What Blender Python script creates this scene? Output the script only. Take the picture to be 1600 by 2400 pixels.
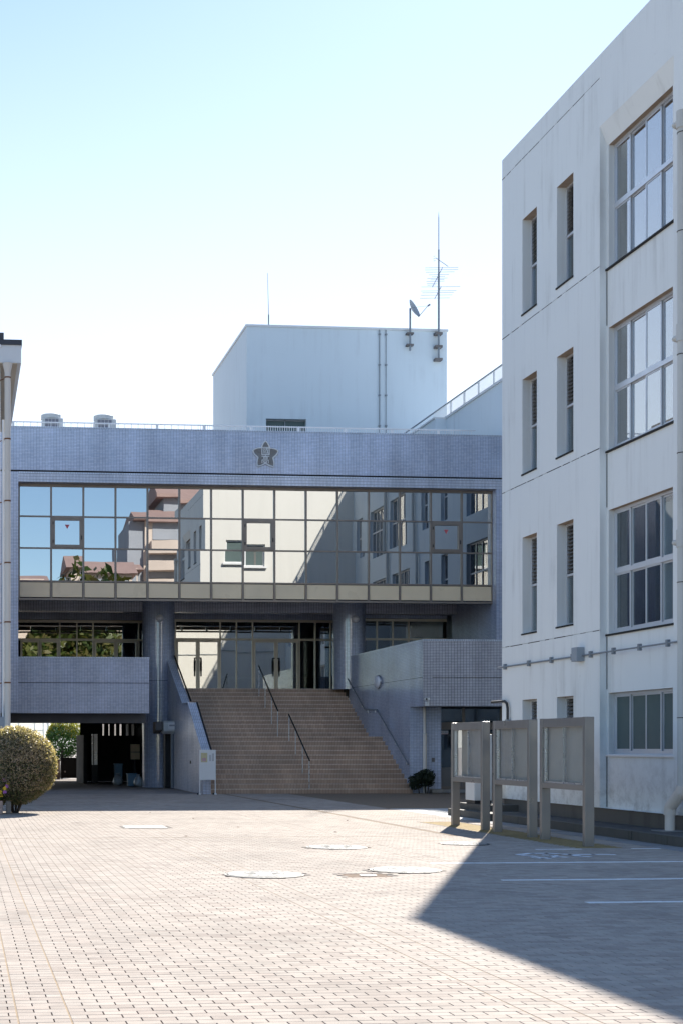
import bpy, math, random
import numpy as np
from mathutils import Vector, Matrix

# ------------------------------------------------------------------ clear, camera, world, sun, exposure
for o in list(bpy.data.objects):
    bpy.data.objects.remove(o)
SC = bpy.context.scene
COL = SC.collection
R = math.radians

F_PX, CX, HY, EYE = 3350.0, 201.0, 1748.0, 1.55      # photo pixels (1600 x 2400)
PSI = math.atan(291 / F_PX)
cP, sP = math.cos(PSI), math.sin(PSI)

cam = bpy.data.cameras.new('camera')
cam.sensor_fit = 'VERTICAL'
cam.sensor_height = 36.0
cam.lens = F_PX / 2400 * 36.0
cam.shift_x = (800 - CX) / 2400
cam.shift_y = (HY - 1200) / 2400
cam.clip_start, cam.clip_end = 0.1, 3000
cam_o = bpy.data.objects.new('camera', cam)
cam_o.location = (0, 0, EYE)
cam_o.rotation_euler = (R(90), 0, -PSI)
COL.objects.link(cam_o)
SC.camera = cam_o

SUN_DIR = Vector((7.80, 17.93, 14.39)).normalized()    # towards the sun
SUN_EL = math.asin(SUN_DIR.z)
SUN_AZ = math.atan2(SUN_DIR.x, SUN_DIR.y)

world = bpy.data.worlds.new('World')
SC.world = world
world.use_nodes = True
wn = world.node_tree
wn.nodes.clear()
sky = wn.nodes.new('ShaderNodeTexSky')
sky.sky_type = 'NISHITA'
sky.sun_disc = False
sky.sun_elevation = SUN_EL
sky.sun_rotation = SUN_AZ
sky.altitude = 50
sky.air_density = 1.0
sky.dust_density = 0.12
sky.ozone_density = 3.8
bg = wn.nodes.new('ShaderNodeBackground')
bg.inputs['Strength'].default_value = 0.071
wo = wn.nodes.new('ShaderNodeOutputWorld')
# low haze that whitens the sunward horizon
def wmath(op, a, b=None):
    nd = wn.nodes.new('ShaderNodeMath'); nd.operation = op
    for i, v in enumerate((a, b)):
        if v is None: continue
        if hasattr(v, 'links'): wn.links.new(v, nd.inputs[i])
        else: nd.inputs[i].default_value = v
    return nd.outputs[0]
wtc = wn.nodes.new('ShaderNodeTexCoord')
wsep = wn.nodes.new('ShaderNodeSeparateXYZ'); wn.links.new(wtc.outputs['Generated'], wsep.inputs[0])
wmr = wn.nodes.new('ShaderNodeMapRange'); wmr.interpolation_type = 'SMOOTHSTEP'
for i_, v_ in ((1, 0.08), (2, 0.60), (3, 1.0), (4, 0.0)): wmr.inputs[i_].default_value = v_
wn.links.new(wsep.outputs[2], wmr.inputs[0])
sunward = wmath('ADD', wmath('MULTIPLY', wsep.outputs[0], math.sin(SUN_AZ) * 0.5), wmath('MULTIPLY', wsep.outputs[1], math.cos(SUN_AZ) * 0.5))
sunward = wmath('POWER', wmath('ADD', sunward, 0.5), 1.5)
hazef = wmath('MULTIPLY', wmath('MULTIPLY', wmr.outputs[0], sunward), 0.9)
wmix = wn.nodes.new('ShaderNodeMix'); wmix.data_type = 'RGBA'
wn.links.new(hazef, wmix.inputs[0]); wn.links.new(sky.outputs[0], wmix.inputs[6]); wmix.inputs[7].default_value = (5.9, 6.05, 6.2, 1)
wn.links.new(wmix.outputs[2], bg.inputs[0])
wn.links.new(bg.outputs[0], wo.inputs[0])

sun = bpy.data.lights.new('sun', 'SUN')
sun.energy = 3.3
sun.angle = R(0.45)
sun.color = (1.0, 0.94, 0.85)
sun_o = bpy.data.objects.new('sun', sun)
sun_o.rotation_euler = (-SUN_DIR).to_track_quat('-Z', 'Y').to_euler()
sun_o.location = (60, 140, 110)
COL.objects.link(sun_o)

SC.view_settings.view_transform = 'Standard'
SC.view_settings.look = 'None'
SC.view_settings.gamma = 1.0
SC.view_settings.use_curve_mapping = False
SC.view_settings.exposure = 1.59
SC.render.engine = 'CYCLES'
SC.cycles.max_bounces = 8
SC.cycles.transparent_max_bounces = 12
SC.cycles.caustics_reflective = False
SC.cycles.caustics_refractive = False

rng = random.Random(7)

# ------------------------------------------------------------------ photo pixel -> place
def ray(px, py):
    xc, zc = (px - CX) / F_PX, (HY - py) / F_PX
    return (xc * cP + sP, cP - xc * sP, zc)
def g(px, py, z=0.0):
    r = ray(px, py); t = (z - EYE) / r[2]
    return (r[0] * t, r[1] * t, z)
def aY(px, py, Y):
    r = ray(px, py); t = Y / r[1]
    return (r[0] * t, Y, EYE + r[2] * t)
def aX(px, py, X):
    r = ray(px, py); t = X / r[0]
    return (X, r[1] * t, EYE + r[2] * t)

# ------------------------------------------------------------------ materials
class NT:
    def __init__(s, name):
        s.m = bpy.data.materials.new(name); s.m.use_nodes = True
        s.t = s.m.node_tree; s.t.nodes.clear()
        s.out = s.t.nodes.new('ShaderNodeOutputMaterial')
    def n(s, kind, **kw):
        nd = s.t.nodes.new('ShaderNode' + kind)
        for k, v in kw.items():
            if k.startswith('i_'):
                nd.inputs[k[2:].replace('_', ' ')].default_value = v
            else:
                setattr(nd, k, v)
        return nd
    def l(s, a, b):
        s.t.links.new(a, b)
    def math(s, op, a, b=None, c=None):
        nd = s.n('Math', operation=op)
        for i, v in enumerate((a, b, c)):
            if v is None: continue
            if hasattr(v, 'links'): s.l(v, nd.inputs[i])
            else: nd.inputs[i].default_value = v
        return nd.outputs[0]
    def mix(s, fac, a, b, blend='MIX'):
        nd = s.n('Mix', data_type='RGBA', blend_type=blend)
        for sock, v in ((nd.inputs[0], fac), (nd.inputs[6], a), (nd.inputs[7], b)):
            if hasattr(v, 'links'): s.l(v, sock)
            else: sock.default_value = v if not isinstance(v, tuple) else (v + (1,))[:4]
        return nd.outputs[2]
    def noise(s, vec, scale, detail=4, rough=0.55):
        nd = s.n('TexNoise'); nd.inputs['Scale'].default_value = scale
        nd.inputs['Detail'].default_value = detail; nd.inputs['Roughness'].default_value = rough
        if vec is not None: s.l(vec, nd.inputs['Vector'])
        return nd.outputs[0]
    def ramp(s, fac, stops):
        nd = s.n('ValToRGB'); e = nd.color_ramp.elements
        while len(e) < len(stops): e.new(0.5)
        for el, (p, v) in zip(e, stops):
            el.position = p
            el.color = (v, v, v, 1) if not isinstance(v, tuple) else (v + (1,))[:4]
        s.l(fac, nd.inputs[0]); return nd.outputs[0]
    def scaled(s, vec, sc):
        nd = s.n('Mapping'); nd.inputs['Scale'].default_value = sc
        s.l(vec, nd.inputs[0]); return nd.outputs[0]
    def pos(s):
        return s.n('NewGeometry').outputs['Position']
    def bump(s, h, strength=0.3, dist=0.01):
        nd = s.n('Bump'); nd.inputs['Strength'].default_value = strength
        nd.inputs['Distance'].default_value = dist
        s.l(h, nd.inputs['Height']); return nd.outputs[0]
    def principled(s, color, rough=0.5, metal=0.0, normal=None, spec=0.5, **kw):
        p = s.n('BsdfPrincipled')
        for nm, v in (('Base Color', color), ('Roughness', rough), ('Metallic', metal), ('Specular IOR Level', spec)):
            if hasattr(v, 'links'): s.l(v, p.inputs[nm])
            else: p.inputs[nm].default_value = (v + (1,))[:4] if isinstance(v, tuple) else v
        if normal is not None: s.l(normal, p.inputs['Normal'])
        for k, v in kw.items(): p.inputs[k].default_value = v
        s.l(p.outputs[0], s.out.inputs[0])
        return p

def mat_plain(name, col, rough=0.5, metal=0.0, var=0.12, scale=3.0, bump=0.0, bscale=60, spec=0.5):
    t = NT(name); p = t.pos()
    nz = t.noise(p, scale, 5)
    dark = tuple(c * (1 - var * 1.6) for c in col); lite = tuple(min(1, c * (1 + var)) for c in col)
    c = t.mix(nz, dark, lite)
    nrm = t.bump(t.noise(p, bscale, 3), bump, 0.01) if bump else None
    rr = t.ramp(t.noise(p, scale * 2.3, 3), [(0.3, max(0.02, rough - 0.08)), (0.7, min(1, rough + 0.08))])
    t.principled(c, rr, metal, nrm, spec)
    return t.m

def box_uv(t):
    """world-space 2D coordinate that follows the face's main direction"""
    ge = t.n('NewGeometry')
    sx = t.n('SeparateXYZ'); t.l(ge.outputs['Position'], sx.inputs[0])
    sn = t.n('SeparateXYZ'); t.l(ge.outputs['True Normal'], sn.inputs[0])
    fx = t.math('GREATER_THAN', t.math('ABSOLUTE', sn.outputs[0]), 0.6)
    fz = t.math('GREATER_THAN', t.math('ABSOLUTE', sn.outputs[2]), 0.75)
    u = t.math('ADD', t.math('MULTIPLY', sx.outputs[0], t.math('SUBTRACT', 1.0, fx)), t.math('MULTIPLY', sx.outputs[1], fx))
    v = t.math('ADD', t.math('MULTIPLY', sx.outputs[2], t.math('SUBTRACT', 1.0, fz)), t.math('MULTIPLY', sx.outputs[1], fz))
    cb = t.n('CombineXYZ'); t.l(u, cb.inputs[0]); t.l(v, cb.inputs[1])
    return cb.outputs[0], ge.outputs['Position']

def mat_tile(name, c1, c2, grout, w=0.1, h=0.05, rough=0.22, mort=0.006, uv=False, offset=0.0, bump=0.35, patch=0.2, bias=0.0):
    t = NT(name)
    if uv:
        vec = t.n('TexCoord').outputs['UV']; p = t.pos()
    else:
        vec, p = box_uv(t)
    b = t.n('TexBrick'); b.offset = offset; b.squash = 1.0
    for k, v in (('Scale', 1.0), ('Mortar Size', mort), ('Mortar Smooth', 0.1), ('Bias', bias), ('Brick Width', w), ('Row Height', h)):
        b.inputs[k].default_value = v
    b.inputs['Color1'].default_value = c1 + (1,); b.inputs['Color2'].default_value = c2 + (1,)
    b.inputs['Mortar'].default_value = grout + (1,)
    t.l(vec, b.inputs['Vector'])
    big = t.noise(p, 0.55, 4)
    st = t.noise(t.scaled(p, (1.6, 1.6, 0.12)), 1.2, 5)      # streaks
    k = t.ramp(big, [(0.3, 1 - patch), (0.7, 1 + patch * 0.4)])
    k2 = t.ramp(st, [(0.35, 0.86), (0.62, 1.05)])
    c = t.mix(1.0, t.mix(1.0, b.outputs['Color'], k, 'MULTIPLY'), k2, 'MULTIPLY')
    inv = t.math('SUBTRACT', 1.0, b.outputs['Fac'])
    n1 = t.bump(inv, bump, 0.004)
    wob = t.n('Bump'); wob.inputs['Strength'].default_value = 0.06; wob.inputs['Distance'].default_value = 0.03
    t.l(t.noise(p, 9.0, 2), wob.inputs['Height']); t.l(n1, wob.inputs['Normal'])
    rr = t.math('ADD', t.math('MULTIPLY', b.outputs['Fac'], 0.5), t.ramp(t.noise(p, 2.5, 3), [(0.3, rough - 0.02), (0.7, rough + 0.04)]))
    t.principled(c, rr, 0, wob.outputs[0], 0.6, IOR=1.9)
    return t.m

def mat_stucco(name, col, stain=(0.33, 0.33, 0.31), amount=0.5, low=None):
    """painted render with rain streaks and blotches"""
    t = NT(name); p = t.pos()
    st = t.noise(t.scaled(p, (2.2, 2.2, 0.16)), 1.6, 6, 0.62)
    bl = t.noise(p, 0.9, 7, 0.65)
    fine = t.noise(p, 7.0, 6, 0.7)
    f = t.math('MULTIPLY', t.ramp(st, [(0.5, 0.0), (0.78, 1.0)]), t.ramp(bl, [(0.38, 0.05), (0.66, 1.0)]))
    f2 = t.math('MULTIPLY', t.ramp(fine, [(0.6, 0.0), (0.78, 1.0)]), t.ramp(bl, [(0.48, 0.0), (0.7, 0.6)]))
    fac = t.math('MINIMUM', t.math('MULTIPLY', t.math('ADD', f, f2), amount), 0.85)
    if low is not None:      # grime that starts at the foot of the wall
        sx = t.n('SeparateXYZ'); t.l(p, sx.inputs[0])
        mr = t.n('MapRange'); mr.inputs[1].default_value = low[0]; mr.inputs[2].default_value = low[1]
        mr.inputs[3].default_value = 0.9; mr.inputs[4].default_value = 0.0
        t.l(sx.outputs[2], mr.inputs[0])
        lf = t.math('MULTIPLY', mr.outputs[0], t.ramp(t.noise(p, 3.2, 8, 0.75), [(0.46, 0.0), (0.64, 0.8)]))
        fac = t.math('MINIMUM', t.math('ADD', fac, lf), 0.85)
    base = t.mix(t.noise(p, 0.35, 3), tuple(c * 0.94 for c in col), tuple(min(1, c * 1.04) for c in col))
    c = t.mix(fac, base, stain)
    nrm = t.bump(t.noise(p, 45, 4), 0.18, 0.012)
    t.principled(c, 0.72, 0, nrm, 0.3)
    return t.m

def mat_glass(name, refl=0.35, tint=(0.75, 0.8, 0.82), gl=(0.95, 0.97, 1.0), rough=0.005, wavy=0.0):
    """window glass: part mirror, part see-through"""
    t = NT(name)
    a = t.n('BsdfTransparent'); a.inputs[0].default_value = tint + (1,)
    b = t.n('BsdfGlossy'); b.inputs['Color'].default_value = gl + (1,); b.inputs['Roughness'].default_value = rough
    ge = t.n('NewGeometry'); vd = t.n('VectorMath', operation='DOT_PRODUCT')
    t.l(ge.outputs['Incoming'], vd.inputs[0]); t.l(ge.outputs['True Normal'], vd.inputs[1])
    fre = t.math('POWER', t.math('SUBTRACT', 1.0, t.math('ABSOLUTE', vd.outputs['Value'])), 4.0)
    if wavy:
        nrm = t.bump(t.noise(t.pos(), 0.9, 2), wavy, 0.01)
        t.l(nrm, b.inputs['Normal'])
    f = t.math('MINIMUM', t.math('ADD', t.math('MULTIPLY', fre, 0.9 - refl), refl), 1.0)
    mx = t.n('MixShader'); t.l(f, mx.inputs[0]); t.l(a.outputs[0], mx.inputs[1]); t.l(b.outputs[0], mx.inputs[2])
    t.l(mx.outputs[0], t.out.inputs[0])
    return t.m

def mat_leaf(name, cols, trans=0.35, rough=0.45):
    t = NT(name)
    r = t.n('NewGeometry').outputs['Random Per Island']
    c = t.ramp(r, [(i / max(1, len(cols) - 1), cc) for i, cc in enumerate(cols)])
    p = t.n('BsdfPrincipled'); p.inputs['Roughness'].default_value = rough; t.l(c, p.inputs['Base Color'])
    p.inputs['Specular IOR Level'].default_value = 0.35
    tr = t.n('BsdfTranslucent'); t.l(t.mix(1.0, c, (1.3, 1.35, 0.55), 'MULTIPLY'), tr.inputs[0])
    mx = t.n('MixShader'); mx.inputs[0].default_value = trans
    t.l(p.outputs[0], mx.inputs[1]); t.l(tr.outputs[0], mx.inputs[2]); t.l(mx.outputs[0], t.out.inputs[0])
    return t.m

M = {}
M['tile'] = mat_tile('glazed blue grey tile', (0.47, 0.54, 0.70), (0.58, 0.64, 0.79), (0.10, 0.11, 0.16), mort=0.004)
M['tile_col'] = mat_tile('column tile', (0.43, 0.49, 0.63), (0.53, 0.59, 0.72), (0.08, 0.09, 0.13), mort=0.004, uv=True, rough=0.07)
M['tile_lintel'] = mat_tile('lintel tile', (0.58, 0.63, 0.75), (0.68, 0.72, 0.82), (0.12, 0.13, 0.17), w=0.05, h=0.1)
M['coping_tile'] = mat_tile('coping tile', (0.60, 0.67, 0.80), (0.68, 0.74, 0.85), (0.14, 0.16, 0.2), w=0.06, h=0.2)
M['annex_tile'] = mat_tile('annex tile', (0.60, 0.61, 0.69), (0.70, 0.71, 0.78), (0.04, 0.04, 0.06), mort=0.006)
M['step'] = mat_tile('brown step tile', (0.34, 0.205, 0.13), (0.44, 0.285, 0.19), (0.16, 0.10, 0.07), w=0.1, h=0.6, rough=0.5, mort=0.004, patch=0.3)
M['nosing'] = mat_tile('nosing tile', (0.58, 0.43, 0.32), (0.66, 0.52, 0.40), (0.15, 0.09, 0.08), w=0.1, h=0.3, rough=0.5, mort=0.004)
M['white'] = mat_stucco('white render', (0.775, 0.805, 0.80), amount=0.55, low=(0.1, 1.6))
M['white_lit'] = mat_stucco('sunlit white render', (0.70, 0.69, 0.65), amount=0.2)  # second copy of the white render, its sunlit look put into the colour
M['tower'] = mat_stucco('tower render', (0.62, 0.70, 0.755), stain=(0.35, 0.38, 0.42), amount=0.35)
M['plinth'] = mat_stucco('plinth concrete', (0.13, 0.12, 0.107), stain=(0.03, 0.03, 0.028), amount=1.3)
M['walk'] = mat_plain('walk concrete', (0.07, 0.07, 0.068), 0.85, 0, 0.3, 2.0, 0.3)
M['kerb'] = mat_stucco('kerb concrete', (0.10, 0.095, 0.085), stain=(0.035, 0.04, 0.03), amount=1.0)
M['gutter'] = mat_plain('gutter concrete', (0.27, 0.27, 0.27), 0.85, 0, 0.25, 1.5, 0.2)
M['apron'] = mat_plain('sunlit apron concrete', (0.48, 0.48, 0.46), 0.85, 0, 0.2, 1.5, 0.2)  # gutter concrete lightened, the sun on the apron put into its colour
M['moss'] = mat_plain('mossy soil', (0.30, 0.21, 0.075), 0.95, 0, 0.45, 6, 0.6, 30)
M['soil'] = mat_plain('soil', (0.16, 0.10, 0.06), 0.95, 0, 0.4, 6, 0.6, 30)
M['bronze'] = mat_plain('bronze aluminium', (0.235, 0.20, 0.17), 0.38, 0.25, 0.12, 1.5)
M['spandrel'] = mat_plain('beige spandrel', (0.84, 0.68, 0.46), 0.32, 0.0, 0.14, 0.6)
M['mirror'] = mat_glass('reflective curtain glass', 0.47, (0.10, 0.12, 0.13), (0.95, 0.96, 0.95), 0.004, 0.02)
M['door_glass'] = mat_glass('entrance glass', 0.42, (0.55, 0.58, 0.58), (1.0, 0.98, 0.92), 0.004, 0.05)
M['glass'] = mat_glass('window glass', 0.08, (0.72, 0.78, 0.80))
M['glass_hi'] = mat_glass('upper window glass', 0.40, (0.6, 0.66, 0.7), (1.0, 0.98, 0.95))
M['board_glass'] = mat_glass('notice board glass', 0.035, (0.93, 0.94, 0.93))
M['frosted'] = mat_plain('frosted glass', (0.085, 0.125, 0.125), 0.5, 0, 0.12, 1.2, spec=0.3)
M['alu'] = mat_plain('aluminium frame', (0.62, 0.65, 0.69), 0.38, 0.5, 0.06, 2)
M['beige_alu'] = mat_plain('champagne aluminium', (0.64, 0.59, 0.48), 0.38, 0.3, 0.08, 2)
M['steel'] = mat_plain('brushed steel', (0.55, 0.56, 0.58), 0.3, 0.9, 0.08, 3)
M['board_metal'] = mat_plain('notice board metal', (0.22, 0.215, 0.21), 0.34, 0.55, 0.1, 1.2)
M['board_back'] = mat_plain('notice board backing', (0.50, 0.475, 0.435), 0.8, 0, 0.1, 2.5)
M['pvc'] = mat_stucco('white pipe', (0.67, 0.63, 0.58), stain=(0.30, 0.26, 0.21), amount=0.5)
M['pvc_grey'] = mat_stucco('grey pipe', (0.56, 0.57, 0.55), stain=(0.22, 0.20, 0.17), amount=0.5)
M['rust'] = mat_plain('rusty bracket', (0.19, 0.08, 0.035), 0.85, 0, 0.4, 30)
M['whitepaint'] = mat_plain('white paint', (0.74, 0.75, 0.76), 0.45, 0, 0.05, 2)
M['offwhite'] = mat_plain('off white metal', (0.60, 0.61, 0.60), 0.5, 0, 0.08, 2)
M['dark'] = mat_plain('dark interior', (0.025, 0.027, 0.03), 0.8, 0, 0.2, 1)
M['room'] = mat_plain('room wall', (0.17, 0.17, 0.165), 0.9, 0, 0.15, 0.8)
M['room_floor'] = mat_plain('hall floor', (0.12, 0.10, 0.085), 0.5, 0, 0.15, 1)
M['soffit'] = mat_plain('soffit panel', (0.16, 0.15, 0.15), 0.8, 0, 0.15, 1.2)
M['soffit_warm'] = mat_plain('stained soffit', (0.40, 0.32, 0.25), 0.8, 0, 0.3, 4)
M['black'] = mat_plain('black metal', (0.012, 0.012, 0.014), 0.45, 0.2, 0.1, 3)
M['gap'] = mat_plain('dark joint', (0.02, 0.02, 0.02), 0.9, 0, 0.3, 8)
M['galv'] = mat_plain('galvanised conduit', (0.24, 0.27, 0.30), 0.5, 0.4, 0.12, 6)
M['gbox'] = mat_plain('grey junction box', (0.30, 0.34, 0.38), 0.55, 0, 0.08, 6)
M['louvre'] = mat_plain('louvre slat', (0.17, 0.17, 0.165), 0.6, 0.1, 0.2, 4)
M['roofgrey'] = mat_plain('roof covering', (0.20, 0.21, 0.22), 0.9, 0, 0.2, 0.8)
M['darkroof'] = mat_plain('slate roof edge', (0.05, 0.055, 0.07), 0.6, 0, 0.2, 3)
M['gutterwhite'] = mat_plain('white eave', (0.66, 0.68, 0.70), 0.5, 0, 0.08, 1.5)
M['soffit_pale'] = mat_plain('pale eave soffit', (0.52, 0.46, 0.38), 0.8, 0, 0.1, 1.5)
M['lamp'] = mat_plain('opal lamp', (0.72, 0.72, 0.74), 0.35, 0, 0.03, 3)
M['emblem'] = mat_plain('dark cast bronze', (0.19, 0.185, 0.18), 0.42, 0.3, 0.25, 14)
M['iron'] = mat_plain('manhole iron', (0.29, 0.28, 0.26), 0.55, 0.2, 0.3, 7, 0.6, 55)
M['iron_dark'] = mat_plain('manhole ring', (0.05, 0.05, 0.05), 0.6, 0.4, 0.2, 9)
M['paintline'] = mat_plain('road paint', (0.80, 0.81, 0.82), 0.7, 0, 0.18, 9)
M['blue'] = mat_plain('blue plastic', (0.10, 0.22, 0.32), 0.45, 0, 0.12, 4)
M['bag'] = mat_plain('clear refuse bag', (0.42, 0.46, 0.47), 0.25, 0, 0.25, 12, 0.6, 22)
M['bark'] = mat_plain('bark', (0.05, 0.04, 0.032), 0.9, 0, 0.35, 20, 0.6, 40)
M['planter'] = mat_plain('brick planter', (0.42, 0.30, 0.25), 0.85, 0, 0.2, 8)
M['redroof'] = mat_plain('red roof tiles', (0.34, 0.24, 0.22), 0.8, 0, 0.15, 0.8)
M['apart'] = mat_plain('beige apartment wall', (0.58, 0.50, 0.44), 0.8, 0, 0.08, 0.5)
M['apart_side'] = mat_plain('shaded apartment grey', (0.30, 0.33, 0.38), 0.8, 0, 0.08, 0.5)  # shade of the apartment's side put into the colour; windows share it
M['poster'] = mat_plain('yellow poster', (0.62, 0.55, 0.32), 0.7, 0, 0.18, 14)
M['ink'] = mat_plain('grey print', (0.22, 0.22, 0.26), 0.7, 0, 0.1, 8)
M['pinkred'] = mat_plain('red marker', (0.55, 0.10, 0.12), 0.6, 0, 0.05, 8)
M['pinkstrip'] = mat_plain('pink strip', (0.55, 0.35, 0.38), 0.7, 0, 0.05, 8)
M['granite'] = mat_plain('grey stone', (0.28, 0.26, 0.24), 0.8, 0, 0.3, 10, 0.4, 30)
M['leaf_azalea'] = mat_leaf('azalea leaf', [(0.04, 0.06, 0.02), (0.075, 0.10, 0.035), (0.13, 0.14, 0.06), (0.19, 0.165, 0.10), (0.28, 0.21, 0.16)], 0.3, 0.35)
M['leaf_core'] = mat_plain('dark crown core', (0.03, 0.03, 0.018), 0.95, 0, 0.4, 20)
M['leaf_sunlit'] = mat_leaf('sunlit azalea leaf', [(0.32, 0.26, 0.18), (0.46, 0.36, 0.29), (0.58, 0.49, 0.43)], 0.55, 0.3)
M['leaf_green'] = mat_leaf('green leaf', [(0.018, 0.06, 0.015), (0.03, 0.09, 0.02), (0.055, 0.12, 0.025)], 0.4)
M['leaf_yellow'] = mat_leaf('sunlit yellow green leaf', [(0.12, 0.14, 0.02), (0.22, 0.22, 0.03), (0.30, 0.26, 0.03)], 0.5)
M['leaf_dark'] = mat_leaf('dark leaf', [(0.012, 0.022, 0.012), (0.022, 0.035, 0.018), (0.04, 0.05, 0.03)], 0.2)
M['leaf_tree'] = mat_leaf('tree leaf', [(0.03, 0.06, 0.015), (0.06, 0.09, 0.02), (0.10, 0.11, 0.03), (0.14, 0.12, 0.05)], 0.3)
M['petal_y'] = mat_plain('yellow petal', (0.72, 0.50, 0.02), 0.6, 0, 0.15, 40)
M['petal_p'] = mat_plain('purple petal', (0.36, 0.12, 0.42), 0.6, 0, 0.25, 40)

def _translucent():
    t = NT('white translucent sheet')
    p = t.n('BsdfDiffuse'); p.inputs[0].default_value = (0.8, 0.8, 0.78, 1)
    tr = t.n('BsdfTranslucent'); tr.inputs[0].default_value = (0.85, 0.85, 0.82, 1)
    mx = t.n('MixShader'); mx.inputs[0].default_value = 0.6
    t.l(p.outputs[0], mx.inputs[1]); t.l(tr.outputs[0], mx.inputs[2]); t.l(mx.outputs[0], t.out.inputs[0])
    return t.m
M['sheet'] = _translucent()

def _paver():
    t = NT('paver'); ge = t.n('NewGeometry'); p = ge.outputs['Position']
    oi = t.n('ObjectInfo')
    r = t.math('FRACT', t.math('ADD', ge.outputs['Random Per Island'], oi.outputs['Random']))
    c = t.ramp(r, [(0.0, (0.345, 0.288, 0.243)), (0.35, (0.40, 0.342, 0.290)), (0.7, (0.425, 0.370, 0.315)), (1.0, (0.45, 0.375, 0.315))])
    big = t.ramp(t.noise(p, 0.33, 8, 0.68), [(0.33, 0.78), (0.5, 0.98), (0.7, 1.06)])
    fine = t.ramp(t.noise(p, 130, 3, 0.7), [(0.3, 0.82), (0.7, 1.12)])
    mid = t.ramp(t.noise(p, 5.0, 5, 0.65), [(0.35, 0.88), (0.65, 1.06)])
    spot = t.ramp(t.noise(p, 1.1, 7, 0.7), [(0.60, 1.0), (0.72, 0.72)])
    c = t.mix(1.0, t.mix(1.0, t.mix(1.0, t.mix(1.0, c, big, 'MULTIPLY'), fine, 'MULTIPLY'), mid, 'MULTIPLY'), spot, 'MULTIPLY')
    t.principled(c, 0.85, 0, t.bump(t.noise(p, 160, 3), 0.35, 0.004), 0.25)
    return t.m
M['paver'] = _paver()
M['seamsand'] = mat_plain('tan seam sand', (0.34, 0.25, 0.155), 0.95, 0, 0.3, 10)
M['sand'] = mat_plain('joint sand', (0.23, 0.17, 0.115), 0.95, 0, 0.35, 12)
def _ground():
    t = NT('ground')
    vec, p = box_uv(t)
    b = t.n('TexBrick'); b.offset = 0.5
    for k, v in (('Scale', 1.0), ('Mortar Size', 0.004), ('Brick Width', 0.2), ('Row Height', 0.1)): b.inputs[k].default_value = v
    b.inputs['Color1'].default_value = (0.30, 0.265, 0.24, 1); b.inputs['Color2'].default_value = (0.36, 0.32, 0.285, 1)
    b.inputs['Mortar'].default_value = (0.16, 0.12, 0.09, 1)
    t.l(vec, b.inputs['Vector'])
    k = t.ramp(t.noise(p, 0.2, 6), [(0.3, 0.8), (0.7, 1.1)])
    t.principled(t.mix(1.0, b.outputs['Color'], k, 'MULTIPLY'), 0.88, 0, None, 0.25)
    return t.m
M['ground'] = _ground()

# ------------------------------------------------------------------ mesh helpers
WL = {}
def wloc(o):
    return WL.get(o, Vector((0, 0, 0)))

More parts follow.
